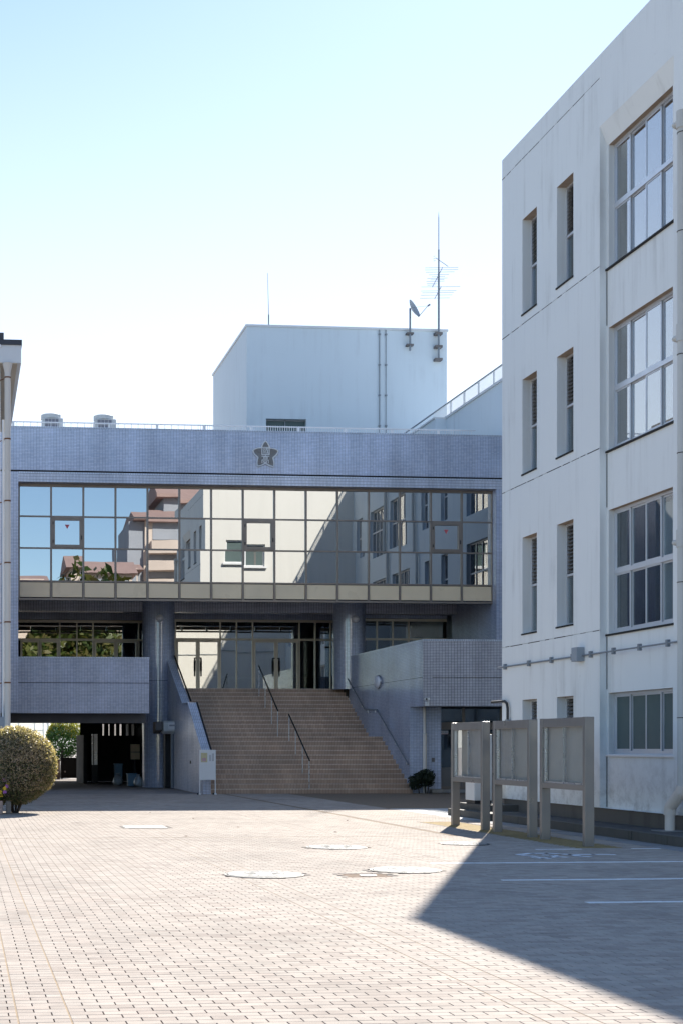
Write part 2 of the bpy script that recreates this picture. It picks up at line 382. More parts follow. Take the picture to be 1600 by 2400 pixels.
class MB:
    def __init__(s): s.v = []; s.f = []; s.uv = None
    def quad(s, a, b, c, d):
        n = len(s.v); s.v += [a, b, c, d]; s.f.append((n, n + 1, n + 2, n + 3)); return s
    def poly(s, pts):
        n = len(s.v); s.v += list(pts); s.f.append(tuple(range(n, n + len(pts)))); return s
    def box(s, x0, x1, y0, y1, z0, z1):
        n = len(s.v)
        s.v += [(x0, y0, z0), (x1, y0, z0), (x1, y1, z0), (x0, y1, z0), (x0, y0, z1), (x1, y0, z1), (x1, y1, z1), (x0, y1, z1)]
        for q in ((0, 3, 2, 1), (4, 5, 6, 7), (0, 1, 5, 4), (1, 2, 6, 5), (2, 3, 7, 6), (3, 0, 4, 7)):
            s.f.append(tuple(n + i for i in q))
        return s
    def prism(s, pts, axis, a, b):
        """pts: 2D outline; axis 'x','y','z' = extrusion axis from a to b"""
        def P(p, w):
            return {'x': (w, p[0], p[1]), 'y': (p[0], w, p[1]), 'z': (p[0], p[1], w)}[axis]
        n = len(s.v); k = len(pts)
        s.v += [P(p, a) for p in pts] + [P(p, b) for p in pts]
        s.f.append(tuple(range(n, n + k))); s.f.append(tuple(range(n + 2 * k - 1, n + k - 1, -1)))
        for i in range(k):
            j = (i + 1) % k
            s.f.append((n + i, n + k + i, n + k + j, n + j))
        return s
    def tube(s, p0, p1, r0, r1=None, n=12, cap=True):
        r1 = r0 if r1 is None else r1
        a, b = Vector(p0), Vector(p1); d = (b - a)
        if d.length < 1e-6: return s
        d.normalize()
        u = d.orthogonal().normalized(); w = d.cross(u)
        k = len(s.v)
        for c, r in ((a, r0), (b, r1)):
            for i in range(n):
                t = 2 * math.pi * i / n
                s.v.append(tuple(c + u * (r * math.cos(t)) + w * (r * math.sin(t))))
        for i in range(n):
            j = (i + 1) % n
            s.f.append((k + i, k + j, k + n + j, k + n + i))
        if cap:
            s.f.append(tuple(k + i for i in range(n - 1, -1, -1))); s.f.append(tuple(k + n + i for i in range(n)))
        return s
    def path(s, pts, r, n=10):
        for a, b in zip(pts[:-1], pts[1:]): s.tube(a, b, r, r, n)
        for p in pts[1:-1]: s.sphere(p, (r, r, r), n, 6)
        return s
    def bar(s, p0, p1, w, h):
        """rectangular bar between two points; w horizontal, h the other way"""
        a, b = Vector(p0), Vector(p1); d = (b - a).normalized()
        up = Vector((0, 0, 1)) if abs(d.z) < 0.95 else Vector((0, 1, 0))
        sd = d.cross(up).normalized(); up2 = sd.cross(d).normalized()
        n = len(s.v)
        for c in (a, b):
            for i, j in ((-1, -1), (1, -1), (1, 1), (-1, 1)):
                s.v.append(tuple(c + sd * (i * w / 2) + up2 * (j * h / 2)))
        s.f += [(n, n + 1, n + 2, n + 3), (n + 7, n + 6, n + 5, n + 4)]
        for i in range(4):
            j = (i + 1) % 4
            s.f.append((n + i, n + 4 + i, n + 4 + j, n + j))
        return s
    def sphere(s, c, r, seg=16, rings=10, z0=-1.0, z1=1.0):
        k = len(s.v)
        for i in range(rings + 1):
            a = math.asin(z0) + (math.asin(z1) - math.asin(z0)) * i / rings
            for j in range(seg):
                t = 2 * math.pi * j / seg
                s.v.append((c[0] + r[0] * math.cos(a) * math.cos(t), c[1] + r[1] * math.cos(a) * math.sin(t), c[2] + r[2] * math.sin(a)))
        for i in range(rings):
            for j in range(seg):
                j2 = (j + 1) % seg
                s.f.append((k + i * seg + j, k + i * seg + j2, k + (i + 1) * seg + j2, k + (i + 1) * seg + j))
        return s
    def lathe(s, c, prof, n=28, cap=True):
        """prof: [(r, z)] turned round the vertical axis through c"""
        k = len(s.v)
        for r, z in prof:
            for j in range(n):
                t = 2 * math.pi * j / n
                s.v.append((c[0] + r * math.cos(t), c[1] + r * math.sin(t), c[2] + z))
        for i in range(len(prof) - 1):
            for j in range(n):
                j2 = (j + 1) % n
                s.f.append((k + i * n + j, k + i * n + j2, k + (i + 1) * n + j2, k + (i + 1) * n + j))
        if cap:
            s.f.append(tuple(k + j for j in range(n - 1, -1, -1)))
            e = k + (len(prof) - 1) * n
            s.f.append(tuple(e + j for j in range(n)))
        return s
    def wall(s, P, u0, u1, z0, z1, ops):
        """wall face in plane P(u, z, depth) with openings (ua, ub, za, zb, depth, back?)"""
        us = sorted({u0, u1} | {o[i] for o in ops for i in (0, 1) if u0 < o[i] < u1})
        zs = sorted({z0, z1} | {o[i] for o in ops for i in (2, 3) if z0 < o[i] < z1})
        for a, b in zip(us[:-1], us[1:]):
            for c, d in zip(zs[:-1], zs[1:]):
                um, zm = (a + b) / 2, (c + d) / 2
                if any(o[0] < um < o[1] and o[2] < zm < o[3] for o in ops): continue
                s.quad(P(a, c, 0), P(b, c, 0), P(b, d, 0), P(a, d, 0))
        for o in ops:
            a, b, c, d, dep = max(o[0], u0), min(o[1], u1), max(o[2], z0), min(o[3], z1), o[4]
            s.quad(P(a, c, 0), P(a, d, 0), P(a, d, dep), P(a, c, dep))
            s.quad(P(b, c, 0), P(b, c, dep), P(b, d, dep), P(b, d, 0))
            s.quad(P(a, c, 0), P(a, c, dep), P(b, c, dep), P(b, c, 0))
            s.quad(P(a, d, 0), P(b, d, 0), P(b, d, dep), P(a, d, dep))
            if len(o) > 5 and o[5]:
                s.quad(P(a, c, dep), P(b, c, dep), P(b, d, dep), P(a, d, dep))
        return s
    def mesh(s, name, off=Vector((0, 0, 0))):
        me = bpy.data.meshes.new(name)
        me.from_pydata([(v[0] - off[0], v[1] - off[1], v[2] - off[2]) for v in s.v], [], s.f)
        me.update(); return me
    def build(s, name, mat, parent=None, smooth=False, at=None, bevel=0.0):
        off = Vector(at) if at is not None else (wloc(parent) if parent else Vector((0, 0, 0)))
        me = s.mesh(name, off)
        me.materials.append(M[mat])
        if smooth:
            me.polygons.foreach_set('use_smooth', [True] * len(me.polygons))
            try: me.set_sharp_from_angle(angle=R(40))
            except Exception: pass
        o = bpy.data.objects.new(name, me); COL.objects.link(o)
        if parent:
            o.parent = parent
            o.location = off - wloc(parent)
        else:
            o.location = off
        WL[o] = off
        if bevel:
            b = o.modifiers.new('bevel', 'BEVEL'); b.width = bevel; b.segments = 2; b.limit_method = 'ANGLE'
        return o

def tag(o, label, cat, group=None):
    o['label'] = label; o['category'] = cat
    if group: o['group'] = group
    return o
def thing(name, label, cat, loc=(0, 0, 0), group=None):
    o = bpy.data.objects.new(name, None); COL.objects.link(o)
    o.location = loc; o.empty_display_size = 0.3
    WL[o] = Vector(loc)
    return tag(o, label, cat, group)
def struct(o):
    o['kind'] = 'structure'; return o
def stuff(o):
    o['kind'] = 'stuff'; return o
def inst(me, name, loc, parent, rot=(0, 0, 0)):
    o = bpy.data.objects.new(name, me); COL.objects.link(o)
    o.parent = parent; o.location = Vector(loc) - wloc(parent); o.rotation_euler = rot
    WL[o] = Vector(loc)
    return o

def leaf_arrays(n, seed, center, radii, size, shell=0.75, jitter=0.10, lumps=6, lump=0.12, zcut=-1.0):
    """many small leaf faces spread through the outer part of a lumpy crown"""
    r = np.random.default_rng(seed)
    d = r.normal(size=(n * 2, 3)); d /= np.linalg.norm(d, axis=1)[:, None]
    d = d[d[:, 2] > zcut][:n]; n = len(d)
    ld = r.normal(size=(lumps, 3)); ld /= np.linalg.norm(ld, axis=1)[:, None]
    bump = np.max(np.clip(d @ ld.T, 0, 1) ** 6, axis=1)
    rad = (shell + (1 - shell) * r.random(n) ** 0.6) * (1 - lump + 2 * lump * bump) + r.normal(size=n) * jitter * 0.3
    c = np.array(center) + d * rad[:, None] * np.array(radii)
    nrm = d * 0.6 + r.normal(size=(n, 3)) * 0.6; nrm /= np.linalg.norm(nrm, axis=1)[:, None]
    t = np.cross(nrm, r.normal(size=(n, 3))); t /= np.linalg.norm(t, axis=1)[:, None]
    b = np.cross(nrm, t)
    s = size * (0.6 + 0.8 * r.random(n))[:, None]
    v = np.stack([c - t * s, c + b * s * 0.45, c + t * s, c - b * s * 0.45], axis=1).reshape(-1, 3)
    return v
def leaf_obj(name, mat, parent, vs):
    v = np.concatenate(vs) - np.array(wloc(parent)); n = len(v) // 4
    me = bpy.data.meshes.new(name)
    me.vertices.add(len(v)); me.vertices.foreach_set('co', v.astype(np.float32).ravel())
    me.loops.add(4 * n); me.loops.foreach_set('vertex_index', np.arange(4 * n, dtype=np.int32))
    me.polygons.add(n); me.polygons.foreach_set('loop_start', np.arange(0, 4 * n, 4, dtype=np.int32))
    me.update(calc_edges=True); me.validate()
    me.materials.append(M[mat])
    o = bpy.data.objects.new(name, me); COL.objects.link(o); o.parent = parent
    WL[o] = wloc(parent)
    return o

# ================================================================== GROUND AND PAVING
gm = MB().quad((-900, -900, -0.03), (900, -900, -0.03), (900, 1200, -0.03), (-900, 1200, -0.03))
struct(gm.build('ground', 'ground'))

pav = struct(MB().quad((-4, 5.2, -0.009), (19, 5.2, -0.009), (19, 45.7, -0.009), (-4, 45.7, -0.009)).build('courtyard_paving', 'sand'))
struct(MB().quad((-1, 45.7, -0.0145), (7.75, 45.7, -0.0145), (7.75, 66, -0.0145), (-1, 66, -0.0145)).build('underpass_floor', 'ground'))

# brick layout: bands divided by long joints
SEAMS = [-5.58, -5.28, -2.63, -2.33, 0.32, 0.62, 3.27, 3.57, 6.20, 6.50, 8.38, 8.52, 10.50]
bricks = []
GAP = 0.0045
rb = np.random.default_rng(11)
row = 0
y = 5.4
while y < 45.6:
    if 23.86 < y < 23.95:                 # wide joint across the court
        y = 23.955
    SS = SEAMS if y > 23.95 else [q for q in SEAMS if q not in (8.38, 8.52)]
    for a, b in zip(SS[:-1], SS[1:]):
        if b - a < 0.2: continue
        if b < -3.9: continue
        x = a + 0.0015
        lim = b - 0.0015
        first = 0.1 if row % 2 else 0.2
        while x < lim - 0.02:
            w = first; first = 0.2
            x1 = min(x + w, lim)
            if lim - x1 < 0.03: x1 = lim
            bricks.append((x + 0.0036, x1 - 0.0036, y + GAP / 2, y + 0.1 - GAP / 2))
            x = x1
    row += 1
    y += 0.1
B = np.array(bricks)
# leave out what the manholes and the planting replace
MANH = [(3.617, 16.9, 0.46), (5.69, 21.36, 0.44), (5.497, 17.37, 0.42), (7.90, 21.95, 0.36)]
cxb, cyb = (B[:, 0] + B[:, 1]) / 2, (B[:, 2] + B[:, 3]) / 2
keep = np.ones(len(B), bool)
for mx, my, mr in MANH: keep &= (cxb - mx) ** 2 + (cyb - my) ** 2 > (mr + 0.03) ** 2
keep &= ~((cxb > 9.28) & (cyb > 20.9) & (cyb < 28.5) & (cxb < 10.05))           # soil strip under the boards
keep &= ~((cxb > 4.52) & (cxb < 5.12) & (cyb > 16.45) & (cyb < 17.0))           # small chamber
keep &= ~((cxb > 3.06) & (cxb < 3.90) & (cyb > 26.6) & (cyb < 27.5))            # square cover
B = B[keep]; cxb = cxb[keep]; cyb = cyb[keep]
nb = len(B)
zt = rb.normal(size=(nb, 4)) * 0.00015 + (rb.normal(size=nb) * 0.0003)[:, None]
# nearest 300 in view are objects of their own
xc = (cxb * cP - cyb * sP) / (cxb * sP + cyb * cP) * F_PX + CX
vis = (xc > -40) & (xc < 1640) & (cyb > 7.55)
order = np.argsort(np.where(vis, cyb, 1e9))
near = set(order[:300].tolist())
def brick_mesh(w, d):
    ch = 0.0013
    m = MB()
    m.v += [(-w/2, -d/2, -0.03), (w/2, -d/2, -0.03), (w/2, d/2, -0.03), (-w/2, d/2, -0.03),
            (-w/2, -d/2, -ch), (w/2, -d/2, -ch), (w/2, d/2, -ch), (-w/2, d/2, -ch),
            (-w/2+ch, -d/2+ch, 0), (w/2-ch, -d/2+ch, 0), (w/2-ch, d/2-ch, 0), (-w/2+ch, d/2-ch, 0)]
    for lo in (0, 4):
        for i in range(4):
            j = (i + 1) % 4
            m.f.append((lo + i, lo + j, lo + 4 + j, lo + 4 + i))
    m.f.append((8, 9, 10, 11))
    me = m.mesh('paver'); me.materials.append(M['paver']); return me
BM = {}
for i in sorted(near):
    w, d = B[i, 1] - B[i, 0], B[i, 3] - B[i, 2]
    key = (round(float(w), 3), round(float(d), 3))
    if key not in BM: BM[key] = brick_mesh(float(w), float(d))
    inst(BM[key], 'paver', (cxb[i], cyb[i], float(zt[i].mean())), pav, (rng.gauss(0, 0.002), rng.gauss(0, 0.0015), rng.gauss(0, 0.003)))
far = np.array([i for i in range(nb) if i not in near])
b = B[far]; n = len(far); z = zt[far]
ch = 0.0013
lo = np.full(n, -0.02)
def col4(x, y, zz): return np.stack([x, y, zz], axis=1)
def ring(e, zz): return [col4(b[:, 0] + e, b[:, 2] + e, zz[0]), col4(b[:, 1] - e, b[:, 2] + e, zz[1]), col4(b[:, 1] - e, b[:, 3] - e, zz[2]), col4(b[:, 0] + e, b[:, 3] - e, zz[3])]
zc4 = [z[:, i] for i in range(4)]
V = np.stack(ring(0.0, [lo] * 4) + ring(0.0, [q - ch for q in zc4]) + ring(ch, zc4), axis=1).reshape(-1, 3)
base = (np.arange(n) * 12)[:, None, None]
Q = np.array([[0, 1, 5, 4], [1, 2, 6, 5], [2, 3, 7, 6], [3, 0, 4, 7], [4, 5, 9, 8], [5, 6, 10, 9], [6, 7, 11, 10], [7, 4, 8, 11], [8, 9, 10, 11]])[None] + base
Q = Q.reshape(-1).astype(np.int32)
me = bpy.data.meshes.new('paver_field')
me.vertices.add(len(V)); me.vertices.foreach_set('co', V.astype(np.float32).ravel())
me.loops.add(len(Q)); me.loops.foreach_set('vertex_index', Q)
me.polygons.add(len(Q) // 4); me.polygons.foreach_set('loop_start', np.arange(0, len(Q), 4, dtype=np.int32))
me.update(calc_edges=True); me.polygons.foreach_set('use_smooth', [False] * len(me.polygons)); me.materials.append(M['paver'])
pf = bpy.data.objects.new('paver_field', me); COL.objects.link(pf); pf.parent = pav; stuff(pf)

for sx_ in SEAMS[2:-3]:
    MB().box(sx_ - 0.006, sx_ + 0.006, 5.4, 45.6, -0.0085, -0.0022).build('seam_fill', 'seamsand', pav)
MB().box(-2, 10.5, 23.86, 23.955, -0.0085, -0.002).build('seam_fill', 'seamsand', pav)
# drain channel running down the court, concrete gutter by the kerb, soil strip under the notice boards
struct(MB().box(8.385, 8.515, 24.0, 45.6, -0.02, -0.001).build('drain_channel', 'sand'))
gx = struct(MB().box(10.505, 10.95, -12, 29.2, -0.02, 0.002).build('gutter', 'gutter'))
for k in range(34):
    yy = -11 + k * 1.2
    if yy < 5: continue
    MB().box(10.51, 10.948, yy, yy + 0.012, 0.0, 0.0035).build('gutter_joint', 'gap', gx)
struct(MB().box(10.505, 12.9, 29.2, 34.5, -0.02, 0.001).build('concrete_apron', 'apron'))
struct(MB().box(9.28, 10.05, 20.9, 28.5, -0.02, -0.002).build('planting_strip', 'moss'))

# painted parking lines and marking (flat paint)
def line(x0, x1, yc, w=0.10):
    m = MB(); xs = np.arange(x0, x1, 0.2)
    for x in xs:
        e = min(x + 0.195, x1)
        a, c = rng.uniform(-0.012, 0.012), rng.uniform(-0.012, 0.012)
        m.box(x, e, yc - w / 2 + a, yc + w / 2 + c, -0.001, 0.0032)
    m.build('painted_line', 'paintline', pav)
line(6.15, 10.49, 18.37); line(6.2, 10.49, 16.0); line(6.15, 10.49, 13.65)
line(8.55, 9.25, 20.72, 0.07); line(10.06, 10.49, 20.75, 0.07)
def stroke(pts, w=0.11, name='painted_marking'):
    P = [Vector(g(*p)) for p in pts]; m = MB()
    for a, c in zip(P[:-1], P[1:]):
        d = (c - a); d.normalize(); sd = Vector((-d.y, d.x, 0)) * w / 2
        a2, c2 = a - d * 0.02, c + d * 0.02
        z = Vector((0, 0, 0.0035))
        m.quad(tuple(a2 - sd + z), tuple(c2 - sd + z), tuple(c2 + sd + z), tuple(a2 + sd + z))
    m.build(name, 'paintline', pav)
def cr(pts): return [(1180 + x / 5.227, 1980 + yv / 5.227) for x, yv in pts]
stroke(cr([(185, 122), (330, 107), (520, 105), (700, 114), (800, 122), (1090, 120), (1350, 122)]), 0.13)
stroke(cr([(185, 124), (285, 136), (400, 146)]), 0.12)
stroke(cr([(480, 128), (600, 132), (650, 148), (765, 155)]), 0.12)
stroke(cr([(655, 153), (560, 157), (350, 158)]), 0.10)
stroke(cr([(370, 160), (470, 169), (560, 169)]), 0.10)
stroke(cr([(860, 124), (905, 140), (1045, 149)]), 0.12)

# manhole covers
def manhole(x, yv, r, label, group='round manhole covers in the paving'):
    t = thing('manhole_cover', label, 'manhole cover', (x, yv, 0), group)
    MB().lathe((x, yv, 0), [(r + 0.02, -0.03), (r + 0.02, 0.008), (r - 0.012, 0.008), (r - 0.02, -0.004)], 48, False).build('ring', 'iron_dark', t)
    MB().lathe((x, yv, 0), [(r - 0.022, -0.02), (r - 0.022, 0.010), (r - 0.03, 0.014), (0.001, 0.016)], 48).build('lid', 'iron', t)
    m = MB()
    for rr in (r * 0.62, r * 0.82):
        m.lathe((x, yv, 0), [(rr - 0.015, 0.012), (rr - 0.012, 0.019), (rr + 0.012, 0.019), (rr + 0.015, 0.012)], 40, False)
    for k in range(12):
        a = k * math.pi / 6
        m.bar((x + 0.1 * math.cos(a), yv + 0.1 * math.sin(a), 0.017), (x + r * 0.55 * math.cos(a), yv + r * 0.55 * math.sin(a), 0.017), 0.02, 0.006)
    m.build('raised_pattern', 'iron', t)
    return t
manhole(*MANH[0], 'large round iron manhole cover nearest the camera at left')
manhole(*MANH[1], 'round manhole cover farthest up the court, left of the drain line')
manhole(*MANH[2], 'round manhole cover close to the tip of the building shadow')
manhole(*MANH[3], 'round manhole cover half in shadow in front of the notice boards')
t = thing('chamber_cover', 'small rust stained utility cover between two round manhole covers', 'manhole cover', (4.82, 16.72, 0))
MB().box(4.53, 5.11, 16.46, 16.99, -0.03, -0.004).build('frame', 'soil', t)
MB().lathe((4.84, 16.74, 0), [(0.105, -0.02), (0.105, 0.004), (0.001, 0.006)], 28).build('lid', 'iron', t)
t = thing('square_cover', 'square pale inspection cover near the shadow of the main building', 'manhole cover', (3.48, 27.05, 0))
MB().box(3.06, 3.90, 26.62, 27.48, -0.03, 0.002).build('frame', 'iron_dark', t)
MB().box(3.09, 3.87, 26.65, 27.45, -0.02, 0.006).build('lid', 'iron', t)
lm = MB()
for k in range(12):
    px, py = rng.uniform(0.5, 8), rng.uniform(22, 34)
    s_ = rng.uniform(0.02, 0.05); a = rng.uniform(0, 3)
    lm.poly([(px + s_ * math.cos(a), py + s_ * math.sin(a), 0.012), (px - s_ * 0.5 * math.sin(a), py + s_ * 0.5 * math.cos(a), 0.02), (px - s_ * math.cos(a), py - s_ * math.sin(a), 0.01), (px + s_ * 0.5 * math.sin(a), py - s_ * 0.5 * math.cos(a), 0.006)])
o = lm.build('fallen_leaves', 'soil'); stuff(o); tag(o, 'few small brown leaves scattered on the sunlit paving', 'leaves')

# sidewalk along the classroom building
wk = struct(MB().box(11.09, 11.9, -12, 28.6, -0.02, 0.145).build('sidewalk', 'walk'))
ky = 28.6
kmesh = MB().box(0, 0.145, -0.595, 0, -0.02, 0.15).mesh('kerb_stone'); kmesh.materials.append(M['kerb'])
while ky > 4:
    o = inst(kmesh, 'kerb_stone', (10.945 + rng.uniform(-0.004, 0.004), ky, rng.uniform(-0.004, 0.004)), wk); ky -= 0.6
MB().box(10.945, 11.09, -12, ky, -0.02, 0.15).build('kerb', 'kerb', wk)
MB().box(10.84, 11.9, 28.605, 31.2, -0.02, 0.15).build('lower_step', 'kerb', wk)
MB().box(11.06, 11.9, 29.6, 31.1, 0.15, 0.285).build('upper_step', 'kerb', wk)

# ================================================================== CLASSROOM BUILDING (right)
XW, YE = 11.8, 30.45
ZT = 14.39
cb = thing('classroom_building', 'tall white rendered four storey building in shade at right', 'building', (XW, 20, 0))
HEADS = [2.53, 5.92, 9.30, 12.69]; SILLS = [1.40, 3.63, 7.03, 10.41]
NSILL = [1.62, 3.92, 7.29, 10.67]; NHEAD = [2.52, 5.95, 9.29, 12.67]
YN = 21.75
BAYS = [22.86]          # near edge of each bay, bay is 2.77 long
JO = [3.70, 7.08, 10.46, 13.96]
PX = lambda u, zz, d: (XW + d, u, zz)
ops = []
for k in range(4):
    for a, bb in ((28.55, 29.31), (26.78, 27.55)):
        ops.append((a, bb, NSILL[k], NHEAD[k], 0.30))
for i, yb in enumerate(BAYS):
    ops.append((yb, yb + 2.77, 0.40, 13.05, 0.14))
for zj in JO:
    ops.append((25.63, YE, zj - 0.006, zj + 0.006, 0.02, True))
wm = MB().wall(PX, YN, YE, 0.40, ZT, ops)
# shut the box: end walls, back, roof, parapet
MB().wall(lambda u, zz, d: (u, YE - d, zz), XW, 19.43, 0.40, ZT, [(13.0, 14.9, 10.5, 11.6, 0.2)]).build('end_wall', 'white_lit', cb)
wm.quad((XW, YN, 0.4), (24, YN, 0.4), (24, YN, ZT), (XW, YN, ZT))
wm.quad((24, YN, 0.4), (24, YE, 0.4), (24, YE, ZT), (24, YN, ZT))
wm.quad((XW, YN, ZT), (24, YN, ZT), (24, YE, ZT), (XW, YE, ZT))
wall = wm.build('wall', 'white', cb)
MB().box(XW + 0.03, 23.9, YN + 0.03, YN + 0.06, -0.02, 0.399).build('near_plinth', 'plinth', cb)
MB().box(XW + 0.03, XW + 0.06, YN + 0.07, YE - 0.05, -0.02, 0.399).build('plinth', 'plinth', cb)
MB().box(XW + 0.2, 19, YE - 0.08, YE - 0.02, -0.02, 0.399).build('end_plinth', 'plinth', cb)
for zj in JO:      # dirty joints run with gaps
    m = MB(); u = 25.66
    while u < YE:
        e = u + rng.uniform(0.15, 0.7)
        m.box(XW - 0.0015, XW + 0.004, u, min(e, YE), zj - rng.uniform(0.004, 0.012), zj + rng.uniform(0.003, 0.010)).build('joint', 'gap', cb); m = MB(); u = e + rng.uniform(0.0, 0.35)
# bay backs: spandrels with openings for the windows
for i, yb in enumerate(BAYS):
    PB = lambda u, zz, d: (XW + 0.14 + d, u, zz)
    bo = [(yb + 0.30, yb + 2.70, SILLS[k], HEADS[k], 0.22) for k in range(4)]
    MB().wall(PB, yb, yb + 2.77, 0.40, 13.05, bo).build('spandrel', 'white', cb)
    # sloping head above the top window
    MB().prism([(XW + 0.001, 13.05), (XW + 0.139, 13.05), (XW + 0.139, 12.70)], 'y', yb + 0.002, yb + 2.768).build('sloping_head', 'white', cb) if i < 3 else None
    for k in range(4):
        y0, y1, z0, z1 = yb + 0.30, yb + 2.70, SILLS[k], HEADS[k]
        if i > 2 and k > 0 and i > 5: pass
        w = MB(); fx0, fx1 = XW + 0.24, XW + 0.31
        w.box(fx0, fx1, y0 + 0.001, y0 + 0.05, z0, z1 - 0.001); w.box(fx0, fx1, y1 - 0.05, y1 - 0.001, z0, z1 - 0.001)
        w.box(fx0, fx1, y0 + 0.05, y1 - 0.05, z0, z0 + 0.06); w.box(fx0, fx1, y0 + 0.05, y1 - 0.05, z1 - 0.05, z1 - 0.001)
        zm = (z0 + z1) / 2 - 0.05
        if k > 0: w.box(fx0 - 0.005, fx1, y0 + 0.05, y1 - 0.05, zm, zm + 0.08)
        win = w.build('window', 'alu', cb)
        rows = [(z0 + 0.06, zm), (zm + 0.08, z1 - 0.05)] if k > 0 else [(z0 + 0.06, z1 - 0.05)]
        pw = (y1 - y0 - 0.1) / 4
        for ri, (za, zb) in enumerate(rows):
            for c in range(4):
                a, bb = y0 + 0.05 + c * pw, y0 + 0.05 + (c + 1) * pw
                front = c % 2 == 1
                xf = XW + (0.255 if front else 0.285)
                s2 = MB().box(xf, xf + 0.022, a, a + 0.035, za, zb).box(xf, xf + 0.022, bb - 0.035, bb, za, zb)
                s2.box(xf, xf + 0.022, a + 0.035, bb - 0.035, za, za + 0.035).box(xf, xf + 0.022, a + 0.035, bb - 0.035, zb - 0.03, zb)
                s2.build('sash', 'alu', win)
                gl = 'frosted' if k == 0 else ('glass_hi' if k >= 2 else 'glass')
                MB().box(xf + 0.009, xf + 0.013, a + 0.034, bb - 0.034, za + 0.034, zb - 0.029).build('pane', gl, win)
        MB().box(XW + 0.10, XW + 0.25, y0 - 0.25, y1 + 0.06, z0 - 0.045, z0 - 0.012).build('sill', 'whitepaint' if k == 0 else 'gap', win)
        if i < 2:
            MB().box(XW + 0.142, XW + 0.34, y0 + 0.002, y1 - 0.002, z1 - 0.0015, z1 + 0.02).build('head_soffit', 'soffit_warm', win)
# vertical dark seam at the bay corner
for k in range(4):
    MB().box(XW + 0.130, XW + 0.1385, 25.617, 25.631, (0.42, 2.6, 5.98, 9.36)[k], (1.35, 3.58, 6.97, 10.35)[k]).build('seam', 'gap', cb)
# narrow windows with jalousie above
for k in range(4):
    for a, bb in ((28.55, 29.31), (26.78, 27.55)):
        z0, z1 = NSILL[k], NHEAD[k]; x0, x1 = XW + 0.19, XW + 0.25
        w = MB().box(x0, x1, a + 0.001, a + 0.04, z0, z1 - 0.001).box(x0, x1, bb - 0.04, bb - 0.001, z0, z1 - 0.001)
        zm = (z0 + z1) / 2
        w.box(x0, x1, a + 0.04, bb - 0.04, z0, z0 + 0.05).box(x0, x1, a + 0.04, bb - 0.04, z1 - 0.04, z1 - 0.001)
        w.box(x0 - 0.01, x1, a + 0.04, bb - 0.04, zm - 0.025, zm + 0.02)
        nw = w.build('narrow_window', 'alu', cb)
        MB().box(x0 + 0.03, x0 + 0.034, a + 0.04, bb - 0.04, z0 + 0.05, zm - 0.025).build('pane', 'glass', nw)
        zz = zm + 0.05
        sm = None
        while zz < z1 - 0.06:
            m = MB().prism([(x0 + 0.005, zz), (x0 + 0.05, zz + 0.045), (x0 + 0.055, zz + 0.042), (x0 + 0.010, zz - 0.003)], 'y', a + 0.041, bb - 0.041)
            m.build('slat', 'louvre' if (k, a) != (3, 28.55) else 'frosted', nw); zz += 0.075
        MB().box(XW - 0.02, XW + 0.19, a - 0.005, bb + 0.03, z0 - 0.035, z0 - 0.003).build('sill', 'gap', nw)
        MB().box(XW + 0.004, XW + 0.188, a + 0.002, bb - 0.002, z1 - 0.0015, z1 + 0.01).build('head_soffit', 'soffit_warm', nw)
        MB().box(XW - 0.012, XW + 0.008, bb + 0.001, bb + 0.022, z0 - 0.30, z0 - 0.03).build('drip_stain', 'soffit', nw) if False else None
# rooms behind the windows
MB().box(XW + 2.6, XW + 2.7, YN + 0.1, 30.3, 0.3, 14.3).build('room_back', 'room', cb)
fl = MB()
for zf in (3.4, 6.8, 10.2, 13.6): fl.box(XW + 0.45, XW + 2.6, YN + 0.1, 30.3, zf - 0.25, zf)
for yw in (26.2, 22.4): fl.box(XW + 0.40, XW + 2.59, yw, yw + 0.12, 0.3, 13.3)
fl.build('room_floors', 'room', cb)
cu = MB()
for j in range(14):
    u0 = 23.25 + j * 0.055
    cu.quad((XW + 0.42 + 0.03 * (j % 2), u0, 1.45), (XW + 0.42 + 0.03 * ((j + 1) % 2), u0 + 0.055, 1.45), (XW + 0.42 + 0.03 * ((j + 1) % 2), u0 + 0.055, 5.8), (XW + 0.42 + 0.03 * (j % 2), u0, 5.8))
cu.build('curtain', 'offwhite', cb)
# end wall window (seen reflected in the curtain wall)
m = MB().box(13.0, 14.9, YE - 0.19, YE - 0.12, 10.5, 10.57).box(13.0, 14.9, YE - 0.19, YE - 0.12, 11.53, 11.599).box(13.0, 13.06, YE - 0.19, YE - 0.12, 10.57, 11.53).box(14.84, 14.9, YE - 0.19, YE - 0.12, 10.57, 11.53).box(13.92, 13.98, YE - 0.19, YE - 0.12, 10.57, 11.53)
ew = m.build('end_window', 'whitepaint', cb)
MB().box(13.06, 14.84, YE - 0.16, YE - 0.156, 10.57, 11.53).build('pane', 'frosted', ew)
MB().box(12.9, 15.0, YE - 0.02, YE + 0.16, 10.40, 10.49).build('sill', 'whitepaint', ew)
MB().box(12.2, 19.0, YE + 0.02, YE + 0.05, 7.05, 7.08).build('cable', 'galv', cb)

